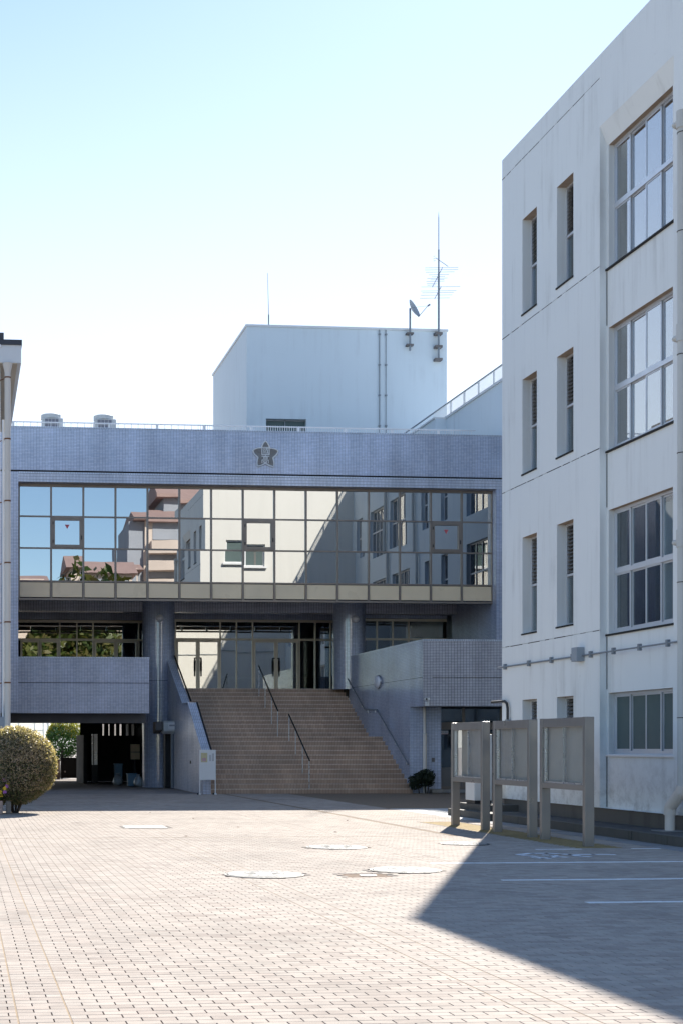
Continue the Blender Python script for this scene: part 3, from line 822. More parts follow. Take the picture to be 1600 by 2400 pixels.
# main drain pipe
dp = thing('drain_pipe', 'thick grey drainpipe with elbow at its foot on the white building', 'drainpipe', (11.62, 22.3, 0.15))
PXC, PYC = 11.655, 22.29
MB().tube((PXC, PYC, 0.85), (PXC, PYC, 11.85), 0.08, n=20).build('pipe', 'pvc_grey', dp, True)
for zz in (2.0, 4.2, 6.3, 7.9, 9.9, 11.5): MB().tube((PXC, PYC, zz), (PXC, PYC, zz + 0.012), 0.0865, n=20).build('joint', 'gap', dp)
for zz in (4.78, 8.12, 11.58): MB().tube((PXC, PYC, zz), (PXC, PYC, zz + 0.28), 0.097, n=20).build('socket', 'pvc_grey', dp, True)
for zz in (4.88, 8.22, 11.72):
    MB().path([(PXC, PYC, zz), (PXC - 0.02, PYC + 0.22, zz + 0.0), (XW + 0.2, PYC + 0.42, zz - 0.02)], 0.045, 14).build('branch', 'pvc_grey', dp, True)
MB().path([(PXC, PYC, 0.9), (PXC - 0.01, PYC + 0.02, 0.80), (PXC - 0.06, PYC + 0.28, 0.55), (PXC - 0.06, PYC + 0.30, 0.46)], 0.095, 18).build('elbow', 'pvc', dp, True)
MB().tube((PXC - 0.06, PYC + 0.30, 0.14), (PXC - 0.06, PYC + 0.30, 0.46), 0.08, n=18).tube((PXC - 0.06, PYC + 0.30, 0.41), (PXC - 0.06, PYC + 0.30, 0.47), 0.098, n=18).build('foot', 'pvc', dp, True)
MB().box(PXC - 0.28, PXC + 0.12, PYC + 0.1, PYC + 0.5, 0.145, 0.158).build('foot_plate', 'gutter', dp)

# conduit with clips and junction box
cd = thing('conduit', 'thin grey conduit with clips and a junction box across the white wall', 'conduit', (XW - 0.03, 25, 3.25))
zc = 3.27
MB().tube((XW - 0.035, 22.5, zc + 0.0), (XW - 0.035, 30.6, zc), 0.017, n=10).build('pipe', 'galv', cd, True)
for yc in (23.0, 24.0, 25.0, 25.95, 26.75, 27.75, 28.9, 30.2):
    MB().box(XW - 0.06, XW - 0.001, yc - 0.035, yc + 0.035, zc - 0.06, zc + 0.06).build('clip', 'galv', cd, bevel=0.006)
MB().box(XW - 0.16, XW - 0.001, 26.28, 26.52, zc - 0.11, zc + 0.16).build('junction_box', 'gbox', cd, bevel=0.008)
# small bent pipe at the corner
bp = thing('bent_pipe', 'short rusty bent pipe at the corner of the white building', 'pipe', (XW - 0.05, 30.1, 1.6))
MB().path([(XW - 0.06, 30.9, 2.52), (XW - 0.06, 30.15, 2.52), (XW - 0.06, 30.03, 2.47), (XW - 0.06, 29.98, 2.36), (XW - 0.06, 29.98, 1.2)], 0.028, 10).build('pipe', 'iron_dark', bp, True)
MB().box(XW - 0.1, XW - 0.001, 29.93, 30.03, 2.05, 2.12).build('clip', 'galv', bp)
# white cabinet on the steps
cbn = thing('white_cabinet', 'tall white metal cabinet on the step behind the first notice board', 'cabinet', (11.3, 30.4, 0.29))
MB().box(11.08, 11.48, 30.2, 30.75, 0.36, 1.80).build('body', 'offwhite', cbn, bevel=0.012)
MB().box(11.10, 11.46, 30.21, 30.74, 0.286, 0.36).build('base', 'black', cbn)
MB().box(11.11, 11.45, 30.188, 30.199, 0.42, 1.74).build('door', 'offwhite', cbn, bevel=0.004)
MB().box(11.13, 11.15, 30.175, 30.188, 1.05, 1.17).build('handle', 'steel', cbn)

# ================================================================== CONNECTING WING (beyond, and in the reflection)
wg = thing('connecting_wing', 'pale blue white wing with roof railing receding behind the entrance block', 'building', (19, 45, 0))
PW = lambda u, zz, d: (19.42 + d, u, zz)
wo_ = []
for (a, bb) in ((31.2, 32.0), (33.3, 35.6), (36.4, 38.9), (41.0, 41.8), (43.2, 44.0), (46.2, 48.8)):
    for k in range(4):
        if (a, k) == (41.0, 1): continue
        wo_.append((a, bb, SILLS[k] if bb - a > 1 else NSILL[k], HEADS[k] if bb - a > 1 else NHEAD[k], 0.22))
for (a, bb) in ((50.3, 53.2),):
    wo_.append((a, bb, 10.6, 12.55, 0.2))
m = MB().wall(PW, YE, 56.08, 0.0, 14.71, wo_)
m.quad((18.97, 56.08, 12.0), (19.42, 56.08, 12.0), (19.42, 56.08, 14.71), (18.97, 56.08, 14.71))
m.quad((18.97, 56.08, 12.0), (18.97, 61.9, 12.0), (18.97, 61.9, 14.71), (18.97, 56.08, 14.71))
m.box(19.6, 30, YE + 0.01, 66, 14.2, 14.3)
m.quad((30, YE, 0), (30, 66, 0), (30, 66, 14.3), (30, YE, 14.3))
m.build('wall', 'tower', wg)
MB().box(19.36, 19.67, YE, 56.08, 14.711, 14.78).box(18.91, 19.67, 56.082, 61.9, 14.711, 14.78).build('coping', 'gutterwhite', wg)
for (a, bb, z0, z1, d) in wo_:
    m = MB(); x0, x1 = 19.56, 19.62
    m.box(x0, x1, a, a + 0.05, z0, z1).box(x0, x1, bb - 0.05, bb, z0, z1).box(x0, x1, a + 0.05, bb - 0.05, z0, z0 + 0.06).box(x0, x1, a + 0.05, bb - 0.05, z1 - 0.05, z1)
    zm = (z0 + z1) / 2
    m.box(x0, x1, a + 0.05, bb - 0.05, zm - 0.03, zm + 0.03)
    nn = 4 if bb - a > 1 else 1
    for c in range(1, nn):
        u = a + (bb - a) * c / nn
        m.box(x0 + 0.001, x1 - 0.001, u - 0.025, u + 0.025, z0 + 0.06, z1 - 0.05)
    wf = m.build('window', 'whitepaint', wg)
    MB().box(x0 + 0.03, x0 + 0.034, a + 0.05, bb - 0.05, z0 + 0.06, z1 - 0.05).build('pane', 'glass_hi', wf)
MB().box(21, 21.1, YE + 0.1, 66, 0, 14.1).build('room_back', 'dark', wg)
MB().tube((19.32, 35.95, 0), (19.32, 35.95, 14.2), 0.07, n=14).build('pipe', 'pvc_grey', wg, True)
MB().tube((19.32, 40.2, 0), (19.32, 40.2, 14.2), 0.06, n=14).build('pipe', 'pvc_grey', wg, True)
wr = thing('wing_railing', 'white picket railing sloping away on top of the connecting wing', 'railing', (19.47, 50, 14.78))
MB().bar((19.47, YE, 15.34), (19.47, 61.9, 15.34), 0.05, 0.045).bar((19.47, YE, 14.84), (19.47, 61.9, 14.84), 0.04, 0.03).build('rail', 'galv', wr)
yy = YE + 0.4
while yy < 56.0:
    MB().box(19.44, 19.50, yy, yy + 0.06, 14.78, 15.32).build('post', 'gutterwhite', wr); yy += 1.55
m = MB(); yy = YE + 0.2
while yy < 57.8:
    m.box(19.463, 19.477, yy, yy + 0.016, 14.855, 15.32); yy += 0.105
stuff(m.build('balusters', 'gutterwhite', wr))

# ================================================================== MAIN ENTRANCE BLOCK
FY = 49.8
mb_ = thing('entrance_block', 'blue grey tiled school entrance block with mirrored curtain wall', 'building', (10, FY, 0))
XL, XR = -7.0, 19.41
ZP = 12.63
FP = FY - 0.25
ZP = 12.58
# parapet: main band, thin course, lower lintel band
MB().box(XL, XR, FP, FP + 0.70, 11.12, ZP).build('parapet', 'tile', mb_)
MB().box(XL, XR, FP + 0.02, FP + 0.65, 11.06, 11.119).build('shadow_joint', 'gap', mb_)
MB().box(1.97, XR, FP - 0.004, FP + 0.69, 11.005, 11.059).build('course', 'coping_tile', mb_)
MB().box(1.97, XR, FP + 0.01, FP + 0.69, 10.715, 11.003).build('lintel', 'tile_lintel', mb_)
MB().box(XL, XR, FP - 0.012, FP + 0.72, ZP + 0.001, ZP + 0.055).build('coping', 'coping_tile', mb_)
# left pier / wall and right pier
MB().box(XL, 1.967, FP + 0.001, FP + 0.69, 2.69, 11.059).build('wall', 'tile', mb_)
MB().box(XL, 1.3, FP + 0.05, FP + 0.65, 0, 2.689).build('lower_wall', 'tile', mb_)
MB().box(19.05, XR, FP + 0.002, FP + 0.69, 4.0, 10.714).build('pier', 'tile', mb_)
MB().box(18.99, 19.049, FP + 0.02, 54.2, 3.9, 10.713).build('side_wall', 'tile', mb_)
# roof and body
MB().box(XL, 24, FY + 0.5, 67, 11.9, 12.0).build('roof', 'roofgrey', mb_)
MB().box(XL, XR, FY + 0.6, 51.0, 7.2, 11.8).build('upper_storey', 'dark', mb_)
MB().box(XL, 23.99, 66.6, 66.99, 2.8, 11.89).build('rear_wall', 'tower', mb_)
MB().box(XL - 0.3, XL - 0.01, FY + 0.5, 67, 0, 11.95).build('end_wall', 'tower', mb_)
MB().box(24.0, 24.2, FY + 0.5, 66.9, 0, 11.95).build('far_wall', 'tower', mb_)
# --- curtain wall: 15 bays, three glass rows and a spandrel row
CY = FY + 0.15
X0c, X1c = 2.0, 19.0
ZR = [10.66, 9.575, 8.465, 7.31, 6.70]
nB = 15; bw = (X1c - X0c) / nB
fm = MB()
fm.box(X0c, X1c, CY - 0.03, CY + 0.10, 10.62, 10.757)
fm.box(X0c, X1c, CY - 0.035, CY + 0.10, ZR[4] - 0.05, ZR[4] + 0.02)
for zt_ in (ZR[1], ZR[2], ZR[3]):
    fm.box(X0c + 0.02, X1c - 0.02, CY - 0.015, CY + 0.08, zt_ - 0.022, zt_ + 0.030)
for i in range(nB + 1):
    x = X0c + i * bw
    h = 0.033 if 0 < i < nB else 0.04
    fm.box(max(X0c - 0.02, x - h), min(X1c + 0.02, x + h), CY - 0.028 if 0 < i < nB else CY - 0.032, CY + 0.085, ZR[4] + 0.02, 10.62)
cw = fm.build('curtain_wall', 'bronze', mb_)
pm = {}
for r_ in range(3):
    hh = ZR[r_] - ZR[r_ + 1] - 0.05
    me_ = MB().box(-bw / 2 + 0.03, bw / 2 - 0.03, -0.004, 0.004, -hh / 2 - 0.0, hh / 2 + 0.0).mesh('glass_pane')
    me_.materials.append(M['mirror']); pm[r_] = me_
sp = MB().box(-bw / 2 + 0.045, bw / 2 - 0.045, -0.015, 0.01, -0.26, 0.25).mesh('spandrel_panel'); sp.materials.append(M['spandrel'])
for i in range(nB):
    x = X0c + (i + 0.5) * bw
    for r_ in range(3):
        zc_ = (ZR[r_] + ZR[r_ + 1]) / 2 + 0.003
        if r_ == 0: zc_ -= 0.015
        inst(pm[r_], 'glass_pane', (x, CY + 0.03, zc_), cw, (rng.gauss(0, 0.0018), 0, rng.gauss(0, 0.0018)))
    inst(sp, 'spandrel_panel', (x, CY + 0.02, 7.02), cw, (rng.gauss(0, 0.002), 0, rng.gauss(0, 0.002)))
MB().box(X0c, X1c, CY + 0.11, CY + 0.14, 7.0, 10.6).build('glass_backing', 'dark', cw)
for i in (1, 7, 13):      # opening casements with a thick frame
    x = X0c + (i + 0.5) * bw; w2 = bw / 2 - 0.035; z0, z1 = ZR[2] + 0.03, ZR[1] - 0.024
    m = MB()
    for k, (d, f0) in enumerate(((0.055, -0.05), (0.10, -0.04))):
        a = 0 if k == 0 else 0.055
        m.box(x - w2 + a, x - w2 + d, CY + f0, CY + 0.025, z0 + a, z1 - a).box(x + w2 - d, x + w2 - a, CY + f0, CY + 0.025, z0 + a, z1 - a)
        m.box(x - w2 + d, x + w2 - d, CY + f0, CY + 0.025, z0 + a, z0 + d).box(x - w2 + d, x + w2 - d, CY + f0, CY + 0.025, z1 - d, z1 - a)
    ca = m.build('casement_frame', 'bronze', cw)
    MB().box(x - w2 + 0.015, x - w2 + 0.045, CY - 0.07, CY - 0.05, z0 + 0.16, z0 + 0.26).build('hinge', 'black', cw)
    MB().box(x - w2 + 0.015, x - w2 + 0.045, CY - 0.07, CY - 0.05, z1 - 0.26, z1 - 0.16).build('hinge', 'black', cw)
    MB().box(x + w2 - 0.05, x + w2 - 0.02, CY - 0.075, CY - 0.05, z0 + 0.28, z0 + 0.42).build('latch', 'black', cw)
    if i != 7:
        MB().prism([(x - 0.085, (z0 + z1) / 2 + 0.28), (x + 0.085, (z0 + z1) / 2 + 0.28), (x, (z0 + z1) / 2 + 0.13)], 'y', CY + 0.020, CY + 0.0235).build('rescue_triangle', 'pinkred', cw)
# underside, beams, soffits
MB().box(1.97, 18.98, CY + 0.10, 63.4, 7.05, 7.12).build('soffit', 'soffit', mb_)
C1, C2, CYC, CR = 7.43, 14.77, 53.65, 0.615
for a, bb in ((1.97, C1 - CR + 0.02), (C1 + CR - 0.02, C2 - CR + 0.02), (C2 + CR - 0.02, 18.98)):
    MB().box(a, bb, CYC - 0.05, CYC + 0.5, 6.62, 7.049).build('beam', 'annex_tile', mb_)  # paler annex tile stands in for light bounced up from the ground
# columns (tile follows the curve)
def column(cx_, z0, z1):
    nseg = 56; m = MB(); m.lathe((cx_, CYC, 0), [(CR, z0), (CR, z1)], nseg, False)
    o = m.build('column', 'tile_col', mb_, True)
    me = o.data; uvl = me.uv_layers.new(name='UVMap')
    for p in me.polygons:
        vals = []
        for li in p.loop_indices:
            v = me.vertices[me.loops[li].vertex_index].co + wloc(mb_)
            vals.append((li, math.atan2(v.y - CYC, v.x - cx_), v.z))
        mx = max(a for _, a, _ in vals)
        for li, a, zz in vals:
            if mx - a > 3: a += 2 * math.pi
            uvl.data[li].uv = (a * CR, zz)
    return o
column(C1, -0.02, 7.049); column(C2, 3.70, 7.049)
for zz in (4.0,):
    MB().lathe((C1, CYC, 0), [(CR + 0.002, zz - 0.012), (CR + 0.002, zz + 0.004)], 56, False).build('column_joint', 'gap', mb_)
# balcony on the left
MB().box(1.968, 6.57, FY + 0.003, FY + 0.35, 3.765, 4.60).build('balcony_parapet', 'tile', mb_)
MB().box(1.968, 6.57, FY + 0.003, FY + 0.35, 2.69, 3.738).build('balcony_face', 'tile', mb_)
MB().box(1.97, 6.56, FY + 0.03, FY + 0.33, 3.737, 3.766).build('balcony_joint', 'gap', mb_)
MB().box(1.96, 6.58, FY - 0.006, FY + 0.37, 4.601, 4.66).build('balcony_coping', 'coping_tile', mb_)
MB().box(1.3, 6.55, FY + 0.75, FY + 1.15, 2.36, 2.80).build('lower_beam', 'soffit', mb_)
MB().box(1.3, 6.56, FY + 0.36, 54.0, 2.81, 3.75).box(1.3, 7.7, 54.001, 66, 2.81, 3.75).build('floor_slab', 'soffit', mb_)
MB().box(7.7, 19.0, 54.15, 66, 3.4, 3.745).build('hall_floor', 'room_floor', mb_)
# hall box
MB().box(1.5, 19.2, 63.0, 63.2, 3.75, 7.0).build('hall_back', 'room', mb_)
MB().box(1.7, 1.9, 50.3, 63, 3.75, 7.04).build('hall_side', 'room', mb_)
MB().box(7.55, 7.75, 54.3, 63, 3.75, 7.04).build('hall_partition', 'tile', mb_)
MB().box(15.3, 15.42, 57.0, 63, 3.75, 7.04).build('hall_partition', 'room', mb_)
# glazing walls
def glazing(name, y, x0, x1, ztop, mull, doors, ztr, zb=3.75, glass='door_glass', thick=0.055):
    m = MB()
    m.box(x0, x1, y, y + 0.08, ztop, ztop + 0.10)
    m.box(x0, x1, y - 0.005, y + 0.075, ztr - 0.04, ztr + 0.04)
    for x in mull: m.box(x - thick / 2, x + thick / 2, y - 0.01, y + 0.08, zb, ztop)
    fr = m.build(name, 'beige_alu', mb_)
    e = [x0] + [x for x in mull if x0 + 0.1 < x < x1 - 0.1] + [x1]
    for a, bb in zip(e[:-1], e[1:]):
        inst(MB_box('pane', bb - a - 0.03, ztop - ztr - 0.04, glass), 'pane', ((a + bb) / 2, y + 0.035, (ztr + ztop) / 2 + 0.02), fr, (rng.gauss(0, 0.0015), 0, rng.gauss(0, 0.0015)))
        if not any(d[0] - 0.02 < (a + bb) / 2 < d[1] + 0.02 for d in doors):
            inst(MB_box('pane', bb - a - 0.03, ztr - zb - 0.05, glass), 'pane', ((a + bb) / 2, y + 0.035, (ztr + zb) / 2), fr, (rng.gauss(0, 0.0015), 0, rng.gauss(0, 0.002)))
    for (a, bb) in doors:
        m2 = MB(); st = 0.075
        yk = y - 0.02
        for q0, q1 in ((a, (a + bb) / 2 - 0.006), ((a + bb) / 2 + 0.006, bb)):
            m2.box(q0, q0 + st, yk, yk + 0.05, zb, ztr - 0.041).box(q1 - st, q1, yk, yk + 0.05, zb, ztr - 0.041)
            m2.box(q0 + st, q1 - st, yk, yk + 0.05, ztr - 0.12, ztr - 0.041).box(q0 + st, q1 - st, yk, yk + 0.05, zb, zb + 0.12)
            inst(MB_box('pane', q1 - q0 - 2 * st + 0.02, ztr - zb - 0.22, glass), 'pane', ((q0 + q1) / 2, yk + 0.025, (ztr + zb) / 2), fr, (rng.gauss(0, 0.002), 0, rng.gauss(0, 0.003)))
        m2.build('door_leaf', 'beige_alu', fr)
        mid = (a + bb) / 2
        for sg in (-1, 1):
            h = MB()
            hx = mid + sg * 0.13
            h.path([(mid + sg * 0.05, yk - 0.01, 5.09), (hx, yk - 0.07, 5.09), (hx, yk - 0.07, 4.35)], 0.017, 8)
            h.tube((hx, yk - 0.07, 4.98), (hx, yk - 0.07, 4.56), 0.028, n=10)
            h.build('handle', 'black', fr, True)
    return fr
def MB_box(name, w, h, mat):
    me = MB().box(-w / 2, w / 2, -0.004, 0.004, -h / 2, h / 2).mesh(name); me.materials.append(M[mat]); return me
E57 = lambda px: aY(px, 1498, 57)[0]
glazing('entrance_glazing', 57.0, 8.05, 15.25, 6.55, [8.58, E57(517), E57(555), E57(592.6), E57(701.8), E57(738.8), E57(775)],
        [(8.62, E57(517) - 0.04), (E57(592.6) + 0.04, E57(701.8) - 0.05)], 5.85)
glazing('side_glazing', 57.02, 1.95, 7.5, 6.48, [E57(141), E57(181), E57(219), 7.1], [(2.35, E57(141) - 0.04), (E57(219) + 0.05, 7.05)], 5.80)
E54 = lambda px: aY(px, 1498, 54)[0]
glazing('right_glazing', 54.7, 15.3, 18.97, 6.42, [aY(883, 1498, 54.7)[0], aY(920, 1498, 54.7)[0], aY(957, 1498, 54.7)[0]], [], 5.72, glass='glass')
MB().box(8.05, 15.25, 57.0, 57.1, 6.66, 7.048).box(1.95, 7.5, 57.02, 57.12, 6.60, 7.048).box(15.3, 18.97, 54.7, 54.8, 6.54, 7.048).build('glazing_header', 'tile', mb_)
# shed-like things inside the hall: folding tables
for k, (x, y) in enumerate(((10.2, 59.2), (12.0, 60.3), (14.4, 59.6))):
    tb = thing('hall_table', ('folding table behind the left entrance door', 'folding table in the middle of the dim entrance hall', 'folding table near the right end of the entrance hall')[k], 'table', (x, y, 3.75), 'tables in the entrance hall')
    MB().box(x - 0.75, x + 0.75, y - 0.25, y + 0.25, 4.43, 4.46).build('table_top', 'offwhite', tb)
    for sx in (-0.65, 0.65):
        for sy in (-0.2, 0.2):
            MB().tube((x + sx, y + sy, 3.746), (x + sx * 0.9, y + sy, 4.43), 0.014, n=8).build('leg', 'steel', tb)

# --- emblem
EMS = 49.8 / 0.9857 / F_PX / 13.07
ex0, _, ez0 = aY(560 + 810 / 13.07, 1010 + 705 / 13.07, FP)
def E(x, yv): return (ex0 + (x - 810) * EMS, ez0 - (yv - 705) * EMS)
def bez(p, c, q, n=8):
    return [((1 - t) ** 2 * p[0] + 2 * t * (1 - t) * c[0] + t * t * q[0], (1 - t) ** 2 * p[1] + 2 * t * (1 - t) * c[1] + t * t * q[1]) for t in [i / n for i in range(n)]]
tips = [(810, 325), (1205, 610), (1060, 1090), (562, 1088), (425, 610)]
notch = [(945, 532), (1043, 820), (810, 988), (583, 820), (688, 525)]
ctrl = [((925, 400), (1060, 500)), ((1160, 770), (1095, 930)), ((930, 1090), None), ((540, 950), None), ((470, 760), None)]
outl = []
def push(a, b_, k=0.16):
    mx, my = (a[0] + b_[0]) / 2, (a[1] + b_[1]) / 2
    dx, dy = mx - 810, my - 705; L = math.hypot(dx, dy)
    return (mx + dx / L * k * 420, my + dy / L * k * 420)
for i in range(5):
    a, n_ = tips[i], notch[i]; nx = tips[(i + 1) % 5]
    outl += bez(a, push(a, n_), n_); outl += bez(n_, push(n_, nx), nx)
out2 = [E(*p) for p in outl]
em = MB().prism(out2[::-1], 'y', FP - 0.03, FP - 0.001).build('emblem', 'emblem', mb_)
m = MB()
for a, c in zip(out2, out2[1:] + out2[:1]): m.tube((a[0], FP - 0.04, a[1]), (c[0], FP - 0.04, c[1]), 0.024, n=6)
m.build('outline', 'whitepaint', em)
m = MB()
for i in range(5):
    a = E(*tips[i]); c = E(810, 705); MB().tube((a[0] * 0.75 + c[0] * 0.25, FP - 0.028, a[1] * 0.75 + c[1] * 0.25), (a[0] * 0.25 + c[0] * 0.75, FP - 0.028, a[1] * 0.25 + c[1] * 0.75), 0.012, n=6).build('petal_rib', 'emblem', em)
m = MB()
def hb(x0, x1, y0, y1, d=0.05):
    a, bq = E(x0, y1), E(x1, y0); m.box(a[0], bq[0], FP - d, FP - 0.005, a[1], bq[1])
def dg(p, q, w=0.016):
    a, bq = E(*p), E(*q); m.bar((a[0], FP - 0.045, a[1]), (bq[0], FP - 0.045, bq[1]), 0.03, w)
hb(690, 715, 500, 742); hb(915, 940, 500, 742); hb(715, 915, 500, 522); hb(715, 915, 718, 742)     # outer box
hb(735, 905, 548, 566); hb(750, 765, 585, 650); hb(805, 820, 585, 650); hb(765, 805, 585, 598); hb(765, 805, 637, 650); hb(735, 830, 672, 690)
dg((840, 530), (895, 705)); dg((895, 600), (835, 705)); dg((880, 530), (902, 552))
m.build('lettering', 'whitepaint', em)
m = MB()
hb(802, 820, 742, 772); hb(695, 930, 772, 795); hb(750, 770, 800, 868); hb(858, 878, 800, 868); hb(770, 858, 800, 813); hb(770, 858, 855, 868); hb(770, 858, 828, 838)
hb(695, 910, 886, 906); hb(695, 715, 906, 992); hb(892, 910, 906, 992); hb(750, 768, 925, 975); hb(840, 858, 925, 975); hb(768, 840, 925, 938); hb(768, 840, 962, 975)
m.build('lettering', 'whitepaint', em)

# --- stairs
SX0, SX1 = 7.95, 14.67
st = thing('entrance_stairs', 'wide brown tiled stairs rising to the glass entrance', 'stairs', (11.3, 45.6, 0))
RI = 3.75 / 24
smesh = MB().box(SX0, SX1, 0, 0.40, -RI - 0.01, -0.03).mesh('step', Vector((11.3, 0, 0))); smesh.materials.append(M['step'])
nmesh = MB().box(SX0, SX1, -0.006, 0.395, -0.031, 0).mesh('nosing', Vector((11.3, 0, 0))); nmesh.materials.append(M['nosing'])
lmesh = MB().box(SX0, SX1, 0, 2.2, -RI - 0.01, -0.03).mesh('landing', Vector((11.3, 0, 0))); lmesh.materials.append(M['step'])
lnmesh = MB().box(SX0, SX1, -0.006, 2.15, -0.031, 0).mesh('landing_top', Vector((11.3, 0, 0))); lnmesh.materials.append(M['nosing'])
ys = 45.6; STEPY = []
for i in range(24):
    zt_ = (i + 1) * RI
    big = i == 11
    o = inst(lmesh if big else smesh, 'step', (11.3, ys, zt_), st)
    inst(lnmesh if big else nmesh, 'nosing', (11.3, ys, zt_), o)
    STEPY.append((ys, zt_))
    ys += 1.75 if big else 0.305
# left parapet wall of the stairs with stepped sloping coping
lw = thing('stair_wall', 'low tiled side wall with sloping light coping left of the stairs', 'wall', (7.83, 48, 0))
pl = [(45.2, 0.0), (45.2, 1.22), (48.2, 2.96), (49.5, 3.01), (53.5, 4.86), (53.5, 0.0)]
LX0, LX1 = 7.70, 7.948
MB().prism([(p[0], p[1]) for p in pl], 'x', LX0, LX1).build('wall', 'tile', lw)
m = MB()
for a, c in (((45.18, 1.235), (48.2, 2.985)), ((49.5, 3.035), (53.45, 4.885))):
    m.bar(((LX0 + LX1) / 2, a[0], a[1]), ((LX0 + LX1) / 2, c[0], c[1]), 0.29, 0.05)
m.bar(((LX0 + LX1) / 2, 48.2, 3.01), ((LX0 + LX1) / 2, 49.5, 3.03), 0.288, 0.045)
m.build('coping', 'coping_tile', lw)
m = MB()
m.bar((LX1 + 0.05, 45.3, 1.34), (LX1 + 0.05, 48.2, 3.03), 0.05, 0.04).bar((LX1 + 0.05, 49.5, 3.12), (LX1 + 0.05, 53.4, 4.95), 0.05, 0.04)
m.build('wall_rail', 'black', lw)
MB().box(LX0 - 0.03, LX0 - 0.001, 47.6, 47.72, 0.95, 1.05).build('wall_fitting', 'black', lw)
# service doorway and white box on a pole by the left column
sd = thing('service_doorway', 'narrow dark doorway between the left column and the stair wall', 'door', (7.6, 52.1, 0))
MB().box(7.50, 7.69, 52.15, 52.6, 0, 2.2).build('door', 'dark', sd)
MB().box(7.47, 7.499, 52.12, 52.6, 0, 2.22).build('frame', 'black', sd)
ub = thing('pole_box', 'weathered white box with small printed plate on a slim pole', 'box', (7.72, 51.7, 0))
MB().tube((7.66, 51.65, 0), (7.66, 51.65, 2.05), 0.055, n=14).build('pole', 'galv', ub, True)
MB().prism([(51.35, 2.08), (51.35, 2.38), (51.45, 2.46), (52.1, 2.46), (52.1, 2.02), (51.5, 1.98)], 'x', 7.30, 7.72).build('housing', 'offwhite', ub, bevel=0.02)
MB().prism([(51.6, 2.12), (51.6, 2.44), (52.4, 2.44), (52.4, 2.0)], 'x', 7.05, 7.299).build('hood', 'soffit', ub, bevel=0.02)
MB().box(7.47, 7.73, 51.31, 51.345, 2.14, 2.40).build('plate', 'whitepaint', ub)
m = MB()
for k in range(5): m.box(7.51 + k * 0.038, 7.538 + k * 0.038, 51.302, 51.309, 2.26, 2.315)
m.build('print', 'ink', ub)

# right annex: solid side wall, overhanging tiled block, recessed door
ax = thing('stair_annex', 'tiled annex with overhanging block right of the stairs', 'building', (15.5, 46, 0))
AX = 14.67
ZA = 4.90
MB().prism([(44.573, 2.82), (44.573, ZA), (53.3, ZA), (53.3, 0), (45.9, 0), (45.9, 2.82)], 'x', AX, AX + 0.30).build('side_wall', 'tile', ax)
MB().box(AX + 0.301, 19.41, 44.575, 44.9, 2.822, ZA - 0.002).build('front', 'annex_tile', ax)
MB().box(AX + 0.002, AX + 0.2995, 44.555, 44.5725, 2.822, ZA - 0.002).build('front_return', 'annex_tile', ax)
MB().box(AX - 0.01, 19.41, 44.545, 44.95, ZA + 0.001, ZA + 0.06).box(AX - 0.01, AX + 0.33, 44.951, 53.3, ZA + 0.001, ZA + 0.06).build('coping', 'coping_tile', ax)
MB().box(AX + 0.301, 19.41, 44.56, 44.5745, 3.738, 3.75).box(AX - 0.003, AX - 0.0005, 44.6, 53.0, 3.735, 3.75).build('joint', 'gap', ax)
MB().box(AX + 0.301, 19.41, 44.905, 54.0, 2.83, 3.30).build('slab', 'soffit', ax)
MB().box(AX + 0.301, 15.72, 45.902, 46.2, 0, 2.821).build('pier', 'tile', ax)
MB().box(15.72, 19.41, 47.6, 47.7, 0, 2.82).build('porch_back', 'dark', ax)
MB().box(15.72, 19.41, 46.0, 47.6, 0, 0.10).build('porch_floor', 'gutter', ax)
fr = MB()
dy = 46.35
xm = aY(1086, 1700, dy)[0]
fr.box(15.73, 15.78, dy, dy + 0.08, 0.1, 2.82).box(xm - 0.04, xm + 0.04, dy, dy + 0.08, 0.1, 2.82).box(15.78, 19.41, dy - 0.002, dy + 0.078, 2.09, 2.33).box(15.78, 19.41, dy + 0.001, dy + 0.07, 0.1, 0.2)
fr.box(17.9, 17.96, dy, dy + 0.08, 0.1, 2.82)
frm = fr.build('door_frame', 'bronze', ax)
for a, bb in ((15.78, xm - 0.04), (xm + 0.04, 17.9), (17.96, 19.41)):
    MB().box(a, bb, dy + 0.03, dy + 0.04, 2.33, 2.82).build('pane', 'glass', frm)
    MB().box(a, bb, dy + 0.03, dy + 0.04, 0.84, 2.09).build('pane', 'glass', frm)
    MB().box(a, bb, dy + 0.025, dy + 0.045, 0.2, 0.835).build('kick_panel', 'board_metal', frm)
sg = MB().box(15.854, 16.116, dy + 0.012, dy + 0.0295, 1.935, 2.05).build('door_sign', 'whitepaint', ax)
m = MB()
gl5 = ['1110110101', ]
def glyph(x, pat, cw_=0.0095, z1=2.032, chh=0.0125):
    for r_, line_ in enumerate(pat):
        for c_, ch_ in enumerate(line_):
            if ch_ == '#': m.box(x + c_ * cw_, x + (c_ + 1) * cw_ - 0.0005, dy + 0.006, dy + 0.0119, z1 - (r_ + 1) * chh, z1 - r_ * chh - 0.0005)
glyph(15.872, ['#.#.#', '#####', '.###.', '#####', '#.#.#'])
glyph(15.930, ['#####', '..#..', '#####', '.#.#.', '#...#'])
glyph(15.990, ['#####', '#.#.#', '#####', '..#..', '#####'])
glyph(16.050, ['#####', '#...#', '#####', '#...#', '#####'])
m.build('print', 'ink', sg)
MB().box(15.856, 16.114, dy + 0.010, dy + 0.0119, 1.937, 1.958).build('strip', 'pinkstrip', sg)
MB().box(15.40, 15.50, 45.87, 45.90, 1.02, 1.16).build('call_plate', 'soffit', ax)
